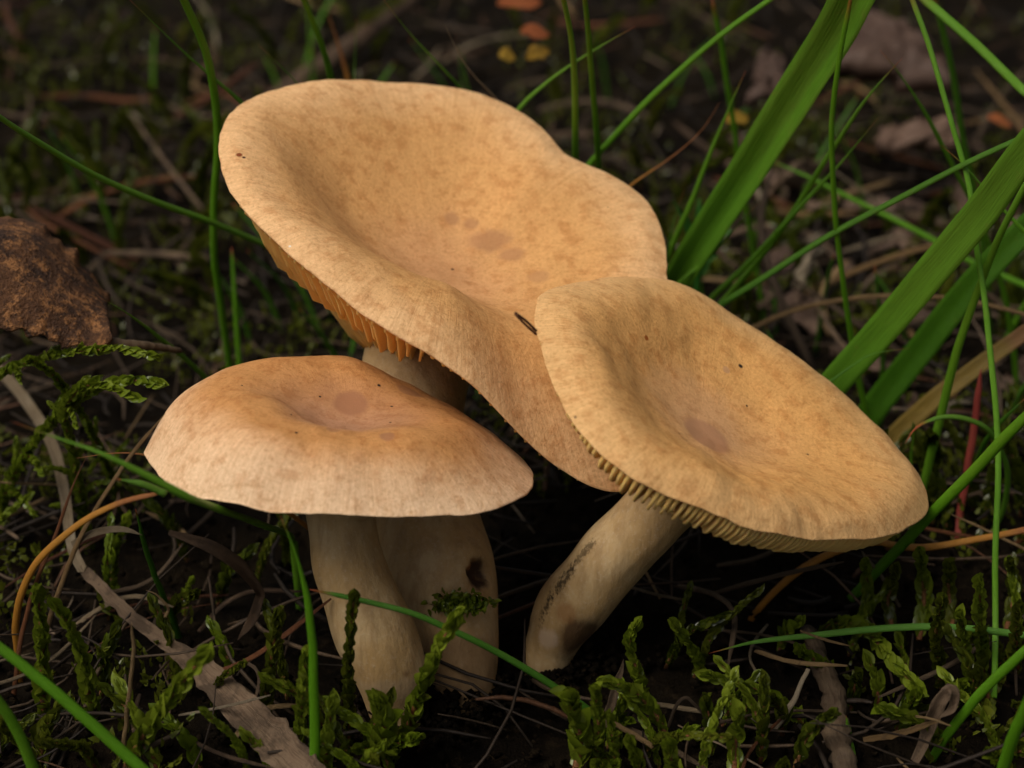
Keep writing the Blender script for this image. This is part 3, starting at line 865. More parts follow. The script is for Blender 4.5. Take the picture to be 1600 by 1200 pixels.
B('smooth orange grass stem emerging below the leaning cap', [(1372, 846), (1400, 853), (1450, 855), (1530, 842), (1610, 826), (1680, 806)], (10, 12, 12, 11, 10), M_orange, Y=(-.012, -.016), point=.03, name='dry_stalk', cat='dry stalk')
B('thin brown straw joining the smooth orange stem', [(1600, 858), (1540, 828), (1486, 803)], (5, 6, 4), M_straw_tan, Y=(-.012, -.008), name='dry_stalk', cat='dry stalk', point=.1)
B('tan dry stalk bowed in a long low arc behind the leaning cap', [(1170, 516), (1240, 485), (1320, 468), (1400, 462), (1500, 468), (1610, 494), (1680, 520)], (8, 9, 9, 8, 7), M_straw_tan, Y=(.05, .035), name='dry_stalk', cat='dry stalk', point=.04)
B('olive brown withered broad blade lying behind the red stem', [(1404, 676), (1460, 624), (1530, 572), (1612, 512), (1660, 480)], (30, 30, 26, 22), M_olive, Y=(.034, .03), shape='flat', fold=0.3, point=.05)
B('pale thin straw beneath the edge of the leaning cap', [(1406, 948), (1380, 905), (1345, 860)], (5, 6, 5), M_straw, Y=(-.012, -.012), name='dry_stalk', cat='dry stalk', point=.1)
# -- foreground
B('low bluish green blade with a pink tip arching over dark soil', [(1660, 1012), (1600, 993), (1480, 980), (1380, 982), (1270, 993), (1180, 1003), (1107, 1021)], (13, 12, 12, 11, 4), M_grass_blue, Y=(-.032, -.034), point=.12)
B('green blade rising from the mossy corner, angled up', [(1484, 1142), (1540, 1075), (1604, 1015), (1660, 965)], (14, 16, 16, 14), M_grass, Y=(-.050, -.058), point=.04)
B('thick soft green blade at the mossy corner', [(1560, 1230), (1580, 1160), (1620, 1070)], (18, 20, 20), M_grass, Y=(-.066, -.07), point=.04)
B('tall green blade standing before the twin stems', [(491, 1215), (491, 1100), (487, 1000), (479, 930), (461, 862), (438, 806)], (17, 17, 15, 12, 5), M_grass, Y=(-.062, -.058), point=.3)
B('dewy green blade lying across the twin stems', [(905, 1098), (830, 1050), (760, 1010), (700, 982), (640, 957), (560, 937), (484, 921)], (12, 12, 11, 10, 8), M_grass_blue, Y=(-.046, -.053), point=.08)
B('green blade arching over dead grass beside the mossy corner', [(235, 1215), (180, 1165), (120, 1110), (60, 1060), (0, 1012), (-60, 975)], (20, 19, 18, 16), M_grass, Y=(-.066, -.062), point=.04)
B('green blade with a red tip touching the edge of the downturned cap', [(455, 838, -.012), (415, 822, -.030), (360, 802, -.047), (302, 780, -.057), (285, 772, -.058), (220, 738, -.060), (150, 705, -.061), (80, 681, -.061), (18, 658, -.062)], (10, 13, 16, 18, 17, 15, 11, 5), M_grass, point=.2, droop=5.0)
B('short green blade with a brown tip below the curled brown leaf', [(330, 600), (300, 570), (250, 528), (200, 490), (154, 464)], (9, 10, 9, 7, 3), M_grass, Y=(.025, .0), point=.25)
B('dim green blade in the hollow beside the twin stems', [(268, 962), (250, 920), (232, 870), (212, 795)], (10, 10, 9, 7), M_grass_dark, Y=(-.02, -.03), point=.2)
B('blurred green blade in the mossy near corner', [(60, 1230), (36, 1160), (0, 1100), (-30, 1060)], (18, 18, 16), M_grass, Y=(-.064, -.066), point=.1)
B('orange withered grass stem bowed to the edge of the downturned cap', [(26, 1006), (24, 972), (40, 910), (75, 860), (130, 815), (190, 785), (262, 768)], (10, 13, 14, 13, 11, 8), M_orange, Y=(-.030, -.050), name='dry_stalk', cat='dry stalk', point=.06)
B('orange brown blade tip behind the red-tipped blade', [(232, 712), (180, 708), (118, 716)], (7, 8, 4), M_orange, Y=(-.02, -.025), name='dry_stalk', cat='dry stalk', point=.3)
B('short red and green blade under the red-tipped blade', [(258, 772), (225, 757), (180, 748)], (12, 11, 5), M_arch, Y=(-.05, -.052), point=.4, grounded=False)
B('green shoot tip poking up beside the dark root', [(1334, 1192), (1328, 1160), (1322, 1118)], (11, 10, 6), M_grass, Y=(-.05, -.05), point=.3)
# -- dead grass in the foreground
B('bleached kinked straw running down beside the mossy fronds', [(-40, 545), (0, 580), (40, 625), (80, 690), (100, 760), (112, 850), (130, 892)], (16, 17, 18, 17, 16), M_straw, zs=(.016, .012), shape='flat', fold=0.9, point=0, name='dry_stalk', cat='dry stalk')
B('frayed dead grass sheath widening across the near ground', [(126, 884), (190, 950), (260, 1005), (320, 1050), (380, 1110), (440, 1170), (500, 1230)], (16, 20, 24, 48, 62, 56), M_sheath, zs=(.012, .007), shape='flat', fold=0.5, point=0, ragged=.35, n=80, name='dead_leaf', cat='dead leaf')
B('dry leaf blade bent sharply in the dark hollow', [(264, 832), (330, 855), (375, 885), (404, 922), (406, 932), (394, 968), (372, 1000)], (8, 20, 22, 14, 18, 8), M_sheath, Y=(-.035, -.03), shape='flat', fold=0.5, point=.1, grounded=False, name='dead_leaf', cat='dead leaf')
B('thin tan stalk standing in front of the dead sheath', [(196, 1140), (202, 1080), (209, 1020), (205, 972)], (9, 8, 7, 6), M_straw_tan, Y=(-.052, -.055), name='dry_stalk', cat='dry stalk', point=.1)
B('fine tan stalk slanting past the edge of the downturned cap', [(140, 812), (175, 755), (205, 712), (258, 645)], (8, 9, 8, 6), M_straw_tan, Y=(-.03, -.028), name='dry_stalk', cat='dry stalk', point=.1)
B('pale dry blade bent behind the kinked straw', [(112, 850), (150, 832), (190, 827), (222, 836)], (8, 12, 10, 5), M_straw, Y=(-.03, -.03), shape='flat', grounded=False, point=.2, name='dry_stalk', cat='dry stalk')
B('short curled tan stalk beside the dead sheath', [(258, 992), (256, 970), (262, 950), (246, 930), (228, 922)], (9, 8, 6, 4), M_straw_tan, Y=(-.03, -.03), name='dry_stalk', cat='dry stalk', point=.2)
B('reddish stalk slanting across the kinked straw', [(60, 900), (85, 840), (115, 760), (135, 715)], (9, 8, 7, 4), M_rust, Y=(-.035, -.035), name='dry_stalk', cat='dry stalk', point=.2)
B('twisted brown strip hanging beside the mossy cushion', [(930, 1195), (938, 1150), (958, 1090), (975, 1030)], (7, 12, 14, 7), M_straw_dark, Y=(-.052, -.046), shape='flat', fold=.9, name='dry_stalk', cat='dry stalk', point=.15)
B('short pale straw leaning on the mossy cushion', [(955, 1128), (990, 1148), (1022, 1168)], (8, 9, 8), M_straw_tan, Y=(-.052, -.054), name='dry_stalk', cat='dry stalk', point=.02, grounded=False)
B('bent tan stalk with a pale swollen joint', [(1262, 1045), (1248, 1078), (1240, 1095), (1214, 1134), (1208, 1136), (1172, 1122)], (7, 8, 11, 8, 6), M_straw, Y=(-.044, -.048), name='dry_stalk', cat='dry stalk', point=.1, grounded=False)
B('thin zigzag stalk among the near moss shoots', [(1040, 1150), (1052, 1112), (1072, 1090), (1100, 1118), (1124, 1150)], (5, 6, 5, 7), M_straw_dark, Y=(-.048, -.05), name='dry_stalk', cat='dry stalk', point=.1, grounded=False)
B('dark bark-covered root sunk in the near moss', [(1262, 985), (1285, 1040), (1302, 1100), (1310, 1160), (1330, 1230)], (22, 30, 36, 40, 44), M_bark, zs=(.003, .004), name='root', cat='root', point=0, wob=.5, flat=.9, sides=12)
B('tan dead blade lying along the near mossy ground', [(1348, 1156), (1400, 1148), (1460, 1128), (1470, 1122)], (8, 10, 9, 5), M_straw_tan, zs=(.006, .008), shape='flat', fold=.9, ragged=.3, name='dry_stalk', cat='dry stalk', point=.1)
B('curled brown leaf strip looping up beside the corner blade', [(1430, 1190), (1450, 1140), (1464, 1105), (1482, 1078), (1492, 1085), (1486, 1108), (1468, 1122)], (14, 20, 24, 16, 10), M_sheath, Y=(-.05, -.052), shape='flat', fold=.8, name='dead_leaf', cat='dead leaf', point=.1)
B('weathered grey twig slanting behind the largest cap', [(400, 176), (470, 126), (560, 62), (640, -2), (700, -50)], (30, 34, 30, 24, 20), M_sheath, zs=(.006, .010), name='twig', cat='twig', point=0, wob=.3, flat=.8, sides=12)
B('thin green root fibre over the bluish blade', [(1250, 985), (1290, 1000), (1330, 1010)], (3, 5, 3), M_straw_tan, Y=(-.036, -.037), name='dry_stalk', cat='dry stalk', point=.2, grounded=False)

# a split pine needle caught between the two big caps
def needle():
    a = at_y(805, 490, -0.036); b = at_y(838, 520, -0.034)
    root = empty('pine_needle', b)
    tag(root, 'tiny split brown pine needle caught between the two big caps', 'pine needle')
    for off, cv in ((0.00028, 0.0001), (-0.00022, -0.00005)):
        C = spline([a + UP * off * .4, (a + b) / 2 + UP * (off + cv), b + UP * off], 10)
        V, F, al = tube_geo(C, np.full(10, 0.00020), 6)
        mesh_obj('needle_half', V, F, M_rust, root, attrs={'along': al, 'across': al * 0})
needle()
# ------------------------------------------------------------------ moss
def leaf_mesh(name, mat, w=0.80, cup=0.75, seg=5, curl=0.25):
    """unit-long pointed concave leaf along +Z, facing +Y outwards"""
    V, al = [], []
    for i in range(seg + 1):
        s = i / seg
        ww = w * (0.55 + 0.45 * math.sin(min(1, s * 1.9) * PI / 2)) * (1 - s ** 2.6) * 0.5
        if i == seg: ww = 0.004
        for x in (-1, 0, 1):
            V.append((x * ww, cup * ww * (-abs(x)) + curl * (0.25 * math.sin(s * PI) - 0.18 * s * s), s)); al.append(s)
    F = []
    for i in range(seg):
        for k in range(2):
            F.append((i * 3 + k, i * 3 + k + 1, i * 3 + k + 4, i * 3 + k + 3))
    me = bpy.data.meshes.new(name)
    me.from_pydata(V, [], F)
    a = me.attributes.new('along', 'FLOAT', 'POINT'); a.data.foreach_set('value', np.array(al, dtype=np.float32) * .6 + .4)
    me.polygons.foreach_set('use_smooth', [True] * len(me.polygons))
    me.materials.append(mat)
    return me, np.array(V), F

LEAF_G, LV, LF = leaf_mesh('moss_leaf', M_moss)
LEAF_O, _, _ = leaf_mesh('moss_leaf_olive', M_moss_olive)

def leaf_frames(C, size, spread=0.55, turns=2.4, per=None, tipper=0.35):
    """positions and bases of leaves wound round a stem curve"""
    T, S, F = frames(C, (0.2, -0.6, 0.7))
    n = len(C)
    L = np.linalg.norm(np.diff(C, axis=0), axis=1).sum()
    m = per or max(8, int(L / (size * 0.125)))
    out = []
    for i in range(m):
        s = (i + 0.5) / m
        f = s * (n - 1); j = min(n - 2, int(f)); f -= j
        p = C[j] * (1 - f) + C[j + 1] * f
        t, sd, fc = T[j], S[j], F[j]
        a = i * turns + random.uniform(-0.9, 0.9)
        outw = sd * math.cos(a) + fc * math.sin(a)
        sp = 0.72 * spread * (1 - 0.55 * s) + random.uniform(-0.12, 0.16) + (0.35 if random.random() < 0.08 else 0)
        z = nz(t * math.cos(sp) + outw * math.sin(sp))
        y = nz(outw - z * np.dot(outw, z))
        x = np.cross(y, z)
        sc = size * random.uniform(0.7, 1.2) * (1 - tipper * s) * (0.7 + 0.3 * min(1, s * 4))
        out.append((p, x, y, z, sc))
    # closed bud at the end
    for k in range(3):
        a = k * 2.1
        outw = S[-1] * math.cos(a) + F[-1] * math.sin(a)
        z = nz(T[-1] + outw * 0.12); y = nz(outw - z * np.dot(outw, z)); x = np.cross(y, z)
        out.append((C[-1] - T[-1] * size * 0.35, x, y, z, size * 0.75))
    return out

def moss_shoot(label, P, width, mat='g', single=True, group=None, spread=0.55, branches=0, name='moss_shoot'):
    """P: world points base to tip; width in metres"""
    P = np.asarray(P, float)
    C = spline(P, 14)
    root = empty(name, C[0])
    tag(root, label, 'moss', group)
    lm = LEAF_G if mat == 'g' else LEAF_O
    m_ = M_moss if mat == 'g' else M_moss_olive
    V, F, al = tube_geo(C, np.linspace(width * 0.10, width * 0.04, 14), 6)
    st = mesh_obj('stem', V, F, M_moss_stem, root, attrs={'along': al, 'across': al * 0})
    curves = [(C, width, spread)]
    for b in range(branches):
        u = 0.2 + 0.65 * (b + 0.5) / branches
        i = int(u * 13)
        t = nz(C[min(13, i + 1)] - C[i]); sd = nz(np.cross(t, (0.1, -0.5, 0.8))) * (1 if b % 2 else -1)
        ln = width * random.uniform(1.6, 2.6) * (1.2 - u)
        d = nz(t * 0.8 + sd)
        BC = spline([C[i], C[i] + d * ln * .5, C[i] + d * ln + np.array([0, 0, -ln * .18])], 8)
        curves.append((BC, width * 0.55, spread))
        V, F, al = tube_geo(BC, np.linspace(width * 0.06, width * 0.03, 8), 5)
        mesh_obj('stem', V, F, M_moss_stem, root, attrs={'along': al, 'across': al * 0})
    bag = Bag()
    for (CC, w, sp) in curves:
        for (p, x, y, z, sc) in leaf_frames(CC, w * 0.88, sp):
            if single and CC is C:
                o = bpy.data.objects.new('leaf', lm)
                o.parent = root
                M = Matrix(np.array([[*(np.array([x[i], y[i], z[i]]) * sc), (p - C[0])[i]] for i in range(3)] + [[0, 0, 0, 1]]).tolist())
                o.matrix_local = M
                COL.objects.link(o)
            else:
                bag.add(p + (LV[:, :1] * x + LV[:, 1:2] * y + LV[:, 2:] * z) * sc, LF, LV[:, 2] * .6 + .4)
    if bag.n:
        f = bag.build('foliage', m_, root); f['kind'] = 'stuff'
    return root

def shoot_px(label, pts, wpx, Y=None, zs=None, **kw):
    P = path3d(pts, *(Y or (None, None)), zs=zs)
    if zs is None: P = to_ground(P, 0.5)
    return moss_shoot(label, P, wpx * pxm(P[-1]) * 1.25, **kw)

S = shoot_px
S('bright green moss shoot with pale glossy leaf tips before the twin stems', [(628, 1165), (648, 1105), (668, 1050), (692, 1000), (712, 966)], 46, Y=(-.050, -.056), spread=.5)
S('leafy moss base spreading beside the bright moss shoot', [(585, 1190), (600, 1140), (590, 1095)], 56, Y=(-.054, -.056), spread=.75)
S('pale yellowish moss shoot standing behind the tall green blade', [(468, 1185), (470, 1110), (478, 1022)], 34, Y=(-.055, -.058), spread=.3)
S('large soft moss shoot leaning over the dead grass sheath', [(196, 1200), (228, 1142), (270, 1085), (322, 1020)], 50, Y=(-.056, -.064), spread=.35)
S('moss shoot springing up beneath the orange bowed stem', [(66, 1062), (66, 1000), (58, 925)], 46, Y=(-.042, -.050), spread=.45)
S('moss shoot curving beside the one under the bowed stem', [(140, 1090), (132, 1040), (112, 985), (84, 945)], 42, Y=(-.044, -.050), spread=.4)
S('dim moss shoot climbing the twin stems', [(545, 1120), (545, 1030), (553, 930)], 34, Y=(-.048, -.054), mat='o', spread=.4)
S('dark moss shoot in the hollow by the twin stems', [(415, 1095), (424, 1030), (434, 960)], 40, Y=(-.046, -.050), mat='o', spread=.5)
S('feathery dark green moss cushion shoot below the leaning mushroom', [(900, 1205), (905, 1150), (890, 1090)], 56, Y=(-.054, -.058), spread=.8)
S('upright moss shoot at the side of the mossy cushion', [(932, 1190), (936, 1140), (930, 1078)], 36, Y=(-.054, -.058), spread=.55)
S('moss shoot nodding over like a hook', [(1042, 1150), (1020, 1110), (985, 1078), (950, 1066)], 40, Y=(-.046, -.052), spread=.6)
S('wet moss shoot rising toward the stem of the leaning mushroom', [(1018, 1105), (1000, 1060), (984, 1005), (996, 975)], 32, Y=(-.040, -.044), spread=.35)
S('short blunt moss shoot lying on bare soil', [(1170, 1072), (1130, 1062), (1106, 1056)], 34, Y=(-.042, -.044), spread=.4)
S('small moss shoot poking from soil by the pink-tipped blade', [(1085, 1022), (1072, 1000), (1056, 978)], 32, Y=(-.030, -.032), spread=.35)
S('single pointed moss shoot with water drops in bare soil', [(1148, 1210), (1148, 1170), (1154, 1118)], 44, Y=(-.054, -.058), spread=.4)
S('small pointed moss tip beside the round green bud', [(1005, 1215), (996, 1190), (984, 1158)], 38, Y=(-.06, -.063), spread=.4)
S('rounded low moss bud among the nearest litter', [(1050, 1220), (1048, 1190), (1046, 1165)], 48, Y=(-.06, -.062), spread=.9)
S('yellow green moss shoot slanting across the dark soil pocket', [(1360, 990), (1385, 1025), (1415, 1055), (1436, 1078)], 44, Y=(-.030, -.044), spread=.35)
S('stubby bright moss shoot in the near soil pocket', [(1440, 1130), (1410, 1118), (1380, 1108)], 40, Y=(-.050, -.054), spread=.4)
ORD = ['first', 'second', 'third', 'fourth', 'fifth', 'sixth', 'seventh', 'eighth', 'ninth', 'tenth']
for k, (x0, y0, x1, y1, w) in enumerate([(1436, 1000, 1438, 866, 40), (1490, 985, 1484, 880, 36), (1395, 985, 1400, 890, 34), (1535, 1010, 1530, 905, 38), (1572, 985, 1580, 880, 34), (1468, 1040, 1472, 940, 36), (1515, 1060, 1500, 960, 34), (1590, 1050, 1592, 950, 36), (1545, 1130, 1530, 1050, 36), (1360, 960, 1352, 880, 30)]):
    S('wet moss shoot of the bank under the orange stem, %s counted from the leaning cap' % ORD[[1352, 1400, 1438, 1472, 1484, 1500, 1529, 1530, 1580, 1592].index(x1 if (x1, y1) != (1530, 1050) else 1529)], [(x0, y0), ((x0 + x1) / 2 + random.uniform(-10, 10), (y0 + y1) / 2), (x1, y1)], w, Y=(-.012 - .01 * (y0 > 1000) * 2, -.020 - .01 * (y0 > 1000) * 2), mat='o' if k % 3 else 'g', spread=.4, group='moss bank under the orange stem')
for lab, (pts, w) in zip(('longest feathery moss frond arching out under the curled brown leaf', 'flat feathery moss frond pressed against the curled brown leaf', 'lowest feathery moss frond forking near the kinked straw', 'small feathery moss frond turned back toward the bleached straw'), [([(90, 650), (140, 612), (195, 594), (248, 600)], 34), ([(60, 560), (130, 548), (190, 545), (240, 556)], 30), ([(110, 690), (100, 640), (140, 600), (215, 622)], 30), ([(95, 600), (70, 575), (45, 562)], 28)]):
    S(lab, pts, w, Y=(.0, -.012), mat='g', spread=.6, branches=7, single=False, group='feathery moss fronds', name='moss_frond')

# ------------------------------------------------------------------ scattered look-alikes
STEMS = [(at_z(614, 1108)[:2], .008), (at_z(722, 1068)[:2], .0085), (at_z(865, 1010)[:2], .008)]
def clear(x, y, extra=0.0):
    return all((x - c[0]) ** 2 + (y - c[1]) ** 2 > (r + extra) ** 2 for c, r in STEMS)

def dens(x, y, k=30.0, o=0.0):
    return 0.5 + 0.5 * noise.noise(Vector((x * k, y * k, 20.0 + o)))

def gpt(x, y, z=0.0):
    return np.array([x, y, ground_z(x, y) + z])

# landmarks that a label can name, by where they meet the ground
LAND = [('the curled brown leaf', at_z(70, 530)), ('the weathered grey twig', at_z(480, 110)), ('the rim-brushing blade', at_z(350, 560)),
        ('the yellow fallen leaf', at_z(838, 110)), ('the bark slab', at_z(1390, 140)), ('the narrow wood flake', at_z(1430, 230)), ('the pink splinter', at_z(1250, 290)),
        ('the grey white splinter', at_z(1262, 430)), ('the grass tussock', at_z(1090, 470)), ('the olive withered blade', at_z(1440, 650)), ('the red stem', at_z(1496, 842)),
        ('the hooked blade', at_z(1560, 830)), ('the smooth orange stem', at_z(1450, 890)), ('the dark root', at_z(1290, 1060)), ('the dead sheath', at_z(330, 1060)),
        ('the bleached kinked straw', at_z(90, 760)), ('the orange bowed stem', at_z(30, 1000)), ('the twin stems', at_z(650, 1090)), ('the hooked moss shoot', at_z(1010, 1110)),
        ('the mossy cushion', at_z(905, 1190)), ('the feathery fronds', at_z(150, 650)), ('the bent sharp dead leaf', at_z(390, 1000)), ('the leaning stem', at_z(880, 1020)),
        ('the bluish arching blade', at_z(1180, 1010)), ('the corner blade', at_z(1490, 1150)), ('the bowed tan stalk', at_z(1330, 480)), ('the orange pointing stalk', at_z(1010, 290)),
        ('the pair of upright blades', at_z(915, 250)), ('the faded blade', at_z(1520, 320))]
SCATTER = []
def near(o, words, p):
    """remember a scattered thing; its label is finished once all of them stand"""
    d, name = min((math.hypot(l[1][0] - p[0], l[1][1] - p[1]), l[0]) for l in LAND)
    SCATTER.append((words, name, d, o))

def finish_labels():
    groups = {}
    for words, name, d, o in SCATTER:
        groups.setdefault((words, name), []).append((d, o))
    RANK = ['closest to', 'second closest to', 'third closest to', 'fourth closest to', 'fifth closest to', 'sixth closest to', 'seventh closest to', 'eighth closest to', 'ninth closest to', 'tenth closest to', 'eleventh closest to', 'twelfth closest to', 'thirteenth closest to', 'fourteenth closest to', 'fifteenth closest to', 'sixteenth closest to']
    for (words, name), lst in groups.items():
        lst.sort(key=lambda q: q[0])
        for i, (d, o) in enumerate(lst):
            o['label'] = '%s %s %s' % (words, 'near' if len(lst) == 1 else RANK[min(i, 15)], name)

regions = [((-80, 820, 460, 1230), 30, 'near', 'g'), ((960, 960, 1680, 1240), 40, 'near', 'g'), ((500, 1110, 1000, 1240), 22, 'near', 'g'),
           ((-60, 40, 380, 520), 44, 'far', 'o'), ((1040, 330, 1660, 860), 36, 'far', 'o'), ((380, -20, 1200, 330), 24, 'far', 'o')]
for (x0, y0, x1, y1), cnt, where, mt in regions:
    k = 0; tries = 0
    while k < cnt and tries < 900:
        tries += 1
        px, py = random.uniform(x0, x1), random.uniform(y0, y1)
        g = at_z(px, py, 0.001)
        if not clear(g[0], g[1], .004) or dens(g[0], g[1]) < 0.40: continue
        h = random.uniform(.006, .017) * (1.6 if where == 'far' else 1)
        ln = np.array([random.uniform(-.8, .8), random.uniform(-.8, .5), 0]) * h
        b = gpt(g[0], g[1], -.001)
        P = [b, b + np.array([0, 0, h * .55]) + ln * .3, b + np.array([0, 0, h]) + ln]
        w = random.uniform(.0026, .0046) * (1.45 if where == 'far' else 1); m_ = mt if random.random() < .45 else 'o'; sp = random.uniform(.3, .7)
        lab = '%s %s %s moss shoot%s' % ('tall' if h > .017 else 'short' if h < .009 else 'middling', 'bright green' if m_ == 'g' else 'olive', 'slender' if w < .0033 else 'plump',
              ' leaning over' if np.linalg.norm(ln) > .65 * h else ' with spread leaves' if sp > .55 else ' with closed leaves')
        o = moss_shoot(lab, P, w, mat=m_, single=False, spread=sp, group='small moss shoots in the ' + where + ' ground')
        near(o, lab, b)
        k += 1

# moss carpet too fine to count
bag = Bag()
cnt = 0
for _ in range(9000):
    px, py = random.uniform(-260, 1860), random.uniform(-60, 1290)
    g = at_z(px, py, 0.0)
    d = dens(g[0], g[1], 24, 3.0)
    side = 1.0 if (px < 420 or px > 1050) else 0.55
    if py > 780: side *= 0.0 if 300 < px < 1250 else 0.22
    if random.random() > smooth(.42, .62, d) * side: continue
    if not clear(g[0], g[1], .0): continue
    h = random.uniform(.003, .008)
    b = gpt(g[0], g[1], -.001)
    C = spline([b, b + np.array([random.uniform(-1, 1), random.uniform(-1, 1), 1.6]) * h * .5, b + np.array([random.uniform(-1, 1), random.uniform(-1.2, .6), 1.6]) * h * .8], 5)
    for (p, x, y, z, sc) in leaf_frames(C, random.uniform(.0016, .0026), .6, per=8)[:10]:
        Q = np.array([(-.22, 0, 0.05), (.22, 0, .05), (.25, -.06, .5), (-.25, -.06, .5), (0, .02, 1)])
        bag.add(p + (Q[:, :1] * x + Q[:, 1:2] * y + Q[:, 2:] * z) * sc, [(0, 1, 2, 3), (3, 2, 4)], [.4, .4, .7, .7, 1])
    cnt += 1
tag(bag.build('moss_carpet', M_moss_olive), 'low olive moss carpeting the dark ground', 'moss', kind='stuff')

# fine dead grass litter too tangled to count
M_litter = Mat('litter_mix')
g_ = M_litter.n('NewGeometry').outputs['Random Per Island']
P_ = M_litter.obj()
cr = M_litter.n('ValToRGB'); M_litter.l(g_, cr.inputs[0])
els = cr.color_ramp.elements
els[0].position = 0; els[0].color = (0.0105, 0.0060, 0.0030, 1)
els[1].position = 1; els[1].color = (0.1800, 0.1350, 0.0900, 1)
for pos, col in ((.35, (0.0225, 0.0135, 0.0067, 1)), (.62, (0.0450, 0.0277, 0.0142, 1)), (.8, (0.0900, 0.0562, 0.0300, 1)), (.9, (0.0900, 0.0338, 0.0128, 1))):
    e = els.new(pos); e.color = col
nn = M_litter.noise(P_, 700, 4)
M_litter.set(Base_Color=M_litter.mix(M_litter.ramp(nn, .45, .7, 0, .6), cr.outputs[0], (.02, .012, .008)), Roughness=.7, Specular_IOR_Level=.3, Normal=M_litter.bump(nn, .0004))
bag = Bag()
for _ in range(3000):
    px, py = random.uniform(-280, 1880), random.uniform(-70, 1290)
    g = at_z(px, py, 0.0)
    if py > 800 and random.random() < (.85 if px > 280 else .5): continue
    if not clear(g[0], g[1], .0): continue
    L = random.choice((.006, .01, .015, .024, .034)) * random.uniform(.7, 1.2)
    r = random.uniform(.00014, .00052) * (1.3 if g[1] > .1 else 1)
    a = random.uniform(0, 2 * PI); up = random.uniform(-.1, .45)
    d = np.array([math.cos(a), math.sin(a), up]); cv = np.array([-d[1], d[0], random.uniform(-.4, .5)]) * random.uniform(-.4, .4)
    b = gpt(g[0], g[1], random.uniform(.000, .0035))
    C = np.array([b + d * L * s + cv * L * 4 * s * (1 - s) * .5 for s in (0, .25, .5, .75, 1)])
    V, F, al = tube_geo(C, r * np.array([.8, 1, 1, .9, .5]), 4, random.uniform(.35, 1))
    bag.add(V, F, al)
tag(bag.build('grass_litter', M_litter.m), 'tangled mat of fine dead grass and needles', 'litter', kind='stuff')

# crumbs of soil
bag = Bag()
OCT = np.array([(1, 0, 0), (-1, 0, 0), (0, 1, 0), (0, -1, 0), (0, 0, 1), (0, 0, -1)], float)
OF = [(0, 2, 4), (2, 1, 4), (1, 3, 4), (3, 0, 4), (2, 0, 5), (1, 2, 5), (3, 1, 5), (0, 3, 5)]
for _ in range(5000):
    px, py = random.uniform(-260, 1860), random.uniform(100, 1280)
    g = at_z(px, py, 0.0)
    r = random.uniform(.0003, .0013)
    V = OCT * r * rng.uniform(.5, 1.3, (6, 3)) + rng.normal(0, r * .15, (6, 3)) + gpt(g[0], g[1], random.uniform(-.001, .001))
    bag.add(V, OF)
for (c_, r_) in STEMS:                       # soil pushed up round each stem
    for _ in range(420):
        a = random.uniform(0, 2 * PI); d = abs(random.gauss(r_ * .8, .0024)); r = random.uniform(.0003, .0011)
        x, y = c_[0] + math.cos(a) * d, c_[1] + math.sin(a) * d
        V = OCT * r * rng.uniform(.5, 1.4, (6, 3)) + rng.normal(0, r * .15, (6, 3)) + gpt(x, y, random.uniform(-.001, .0022) * max(0.1, 1.6 - d / r_))
        bag.add(V, OF)
tag(bag.build('soil_crumbs', M_soil), 'dark crumbs of damp soil', 'soil', kind='stuff')

# dry stalks that can be told apart
def scatter_stalk(px, py, L, wmm, mat, label, group, up=(0.0, .35), ang=None):
    g = at_z(px, py, 0.002)
    a = random.uniform(0, 2 * PI) if ang is None else ang
    b = gpt(g[0], g[1], random.uniform(.002, .006))
    d = np.array([math.cos(a), math.sin(a) * .9, random.uniform(*up)])
    cv = np.array([-d[1], d[0], random.uniform(.1, .8)]) * random.uniform(-.5, .5)
    P = [b + d * L * s + cv * L * 2 * s * (1 - s) for s in (0, .3, .6, 1)]
    P = [np.array([p[0], p[1], max(p[2], ground_z(p[0], p[1]) + .001)]) for p in P]
    n = 14
    C = spline(P, n)
    V, F, al = tube_geo(C, wmm * .0005 * np.interp(np.linspace(0, 1, n), [0, .1, .8, 1], [.7, 1, .9, .35]), 7, random.uniform(.3, .9), wob=.25)
    o = mesh_obj('dry_stalk', V, F, mat, None, C[0], {'along': al, 'across': np.tile(np.arange(7) / 7, n)})
    return tag(o, label, 'dry stalk', group)
LOOK = [(M_straw_dark, 'weathered brown'), (M_straw_dark, 'weathered brown'), (M_straw_tan, 'tan'), (M_sheath, 'grey brown'), (M_straw, 'bleached'), (M_rust, 'rust coloured')]
for (x0, y0, x1, y1), cnt in [((-40, 60, 350, 520), 26), ((1060, 150, 1640, 820), 66), ((380, -20, 1150, 300), 16), ((-40, 600, 420, 1200), 22), ((950, 860, 1640, 1200), 20)]:
    for _ in range(cnt):
        px, py = random.uniform(x0, x1), random.uniform(y0, y1)
        g = at_z(px, py)
        if not clear(g[0], g[1], .004): continue
        far = g[1] > .05
        L = random.uniform(.012, .035) * (1.4 if far else .9); w = random.uniform(.8, 2.0) * (1.2 if far else .55)
        m_, word = random.choice(LOOK)
        st = random.random() < .3
        lab = '%s %s %s dead stalk %s' % ('long' if L > .033 else 'short' if L < .02 else 'medium', 'thick' if w > 1.6 else 'thin' if w < 1.0 else 'slim', word, 'propped up' if st else 'lying')
        near(scatter_stalk(px, py, L, w, m_, lab, 'dead stalks in the litter', up=(.35, .8) if st else (-.02, .15)), lab, g)

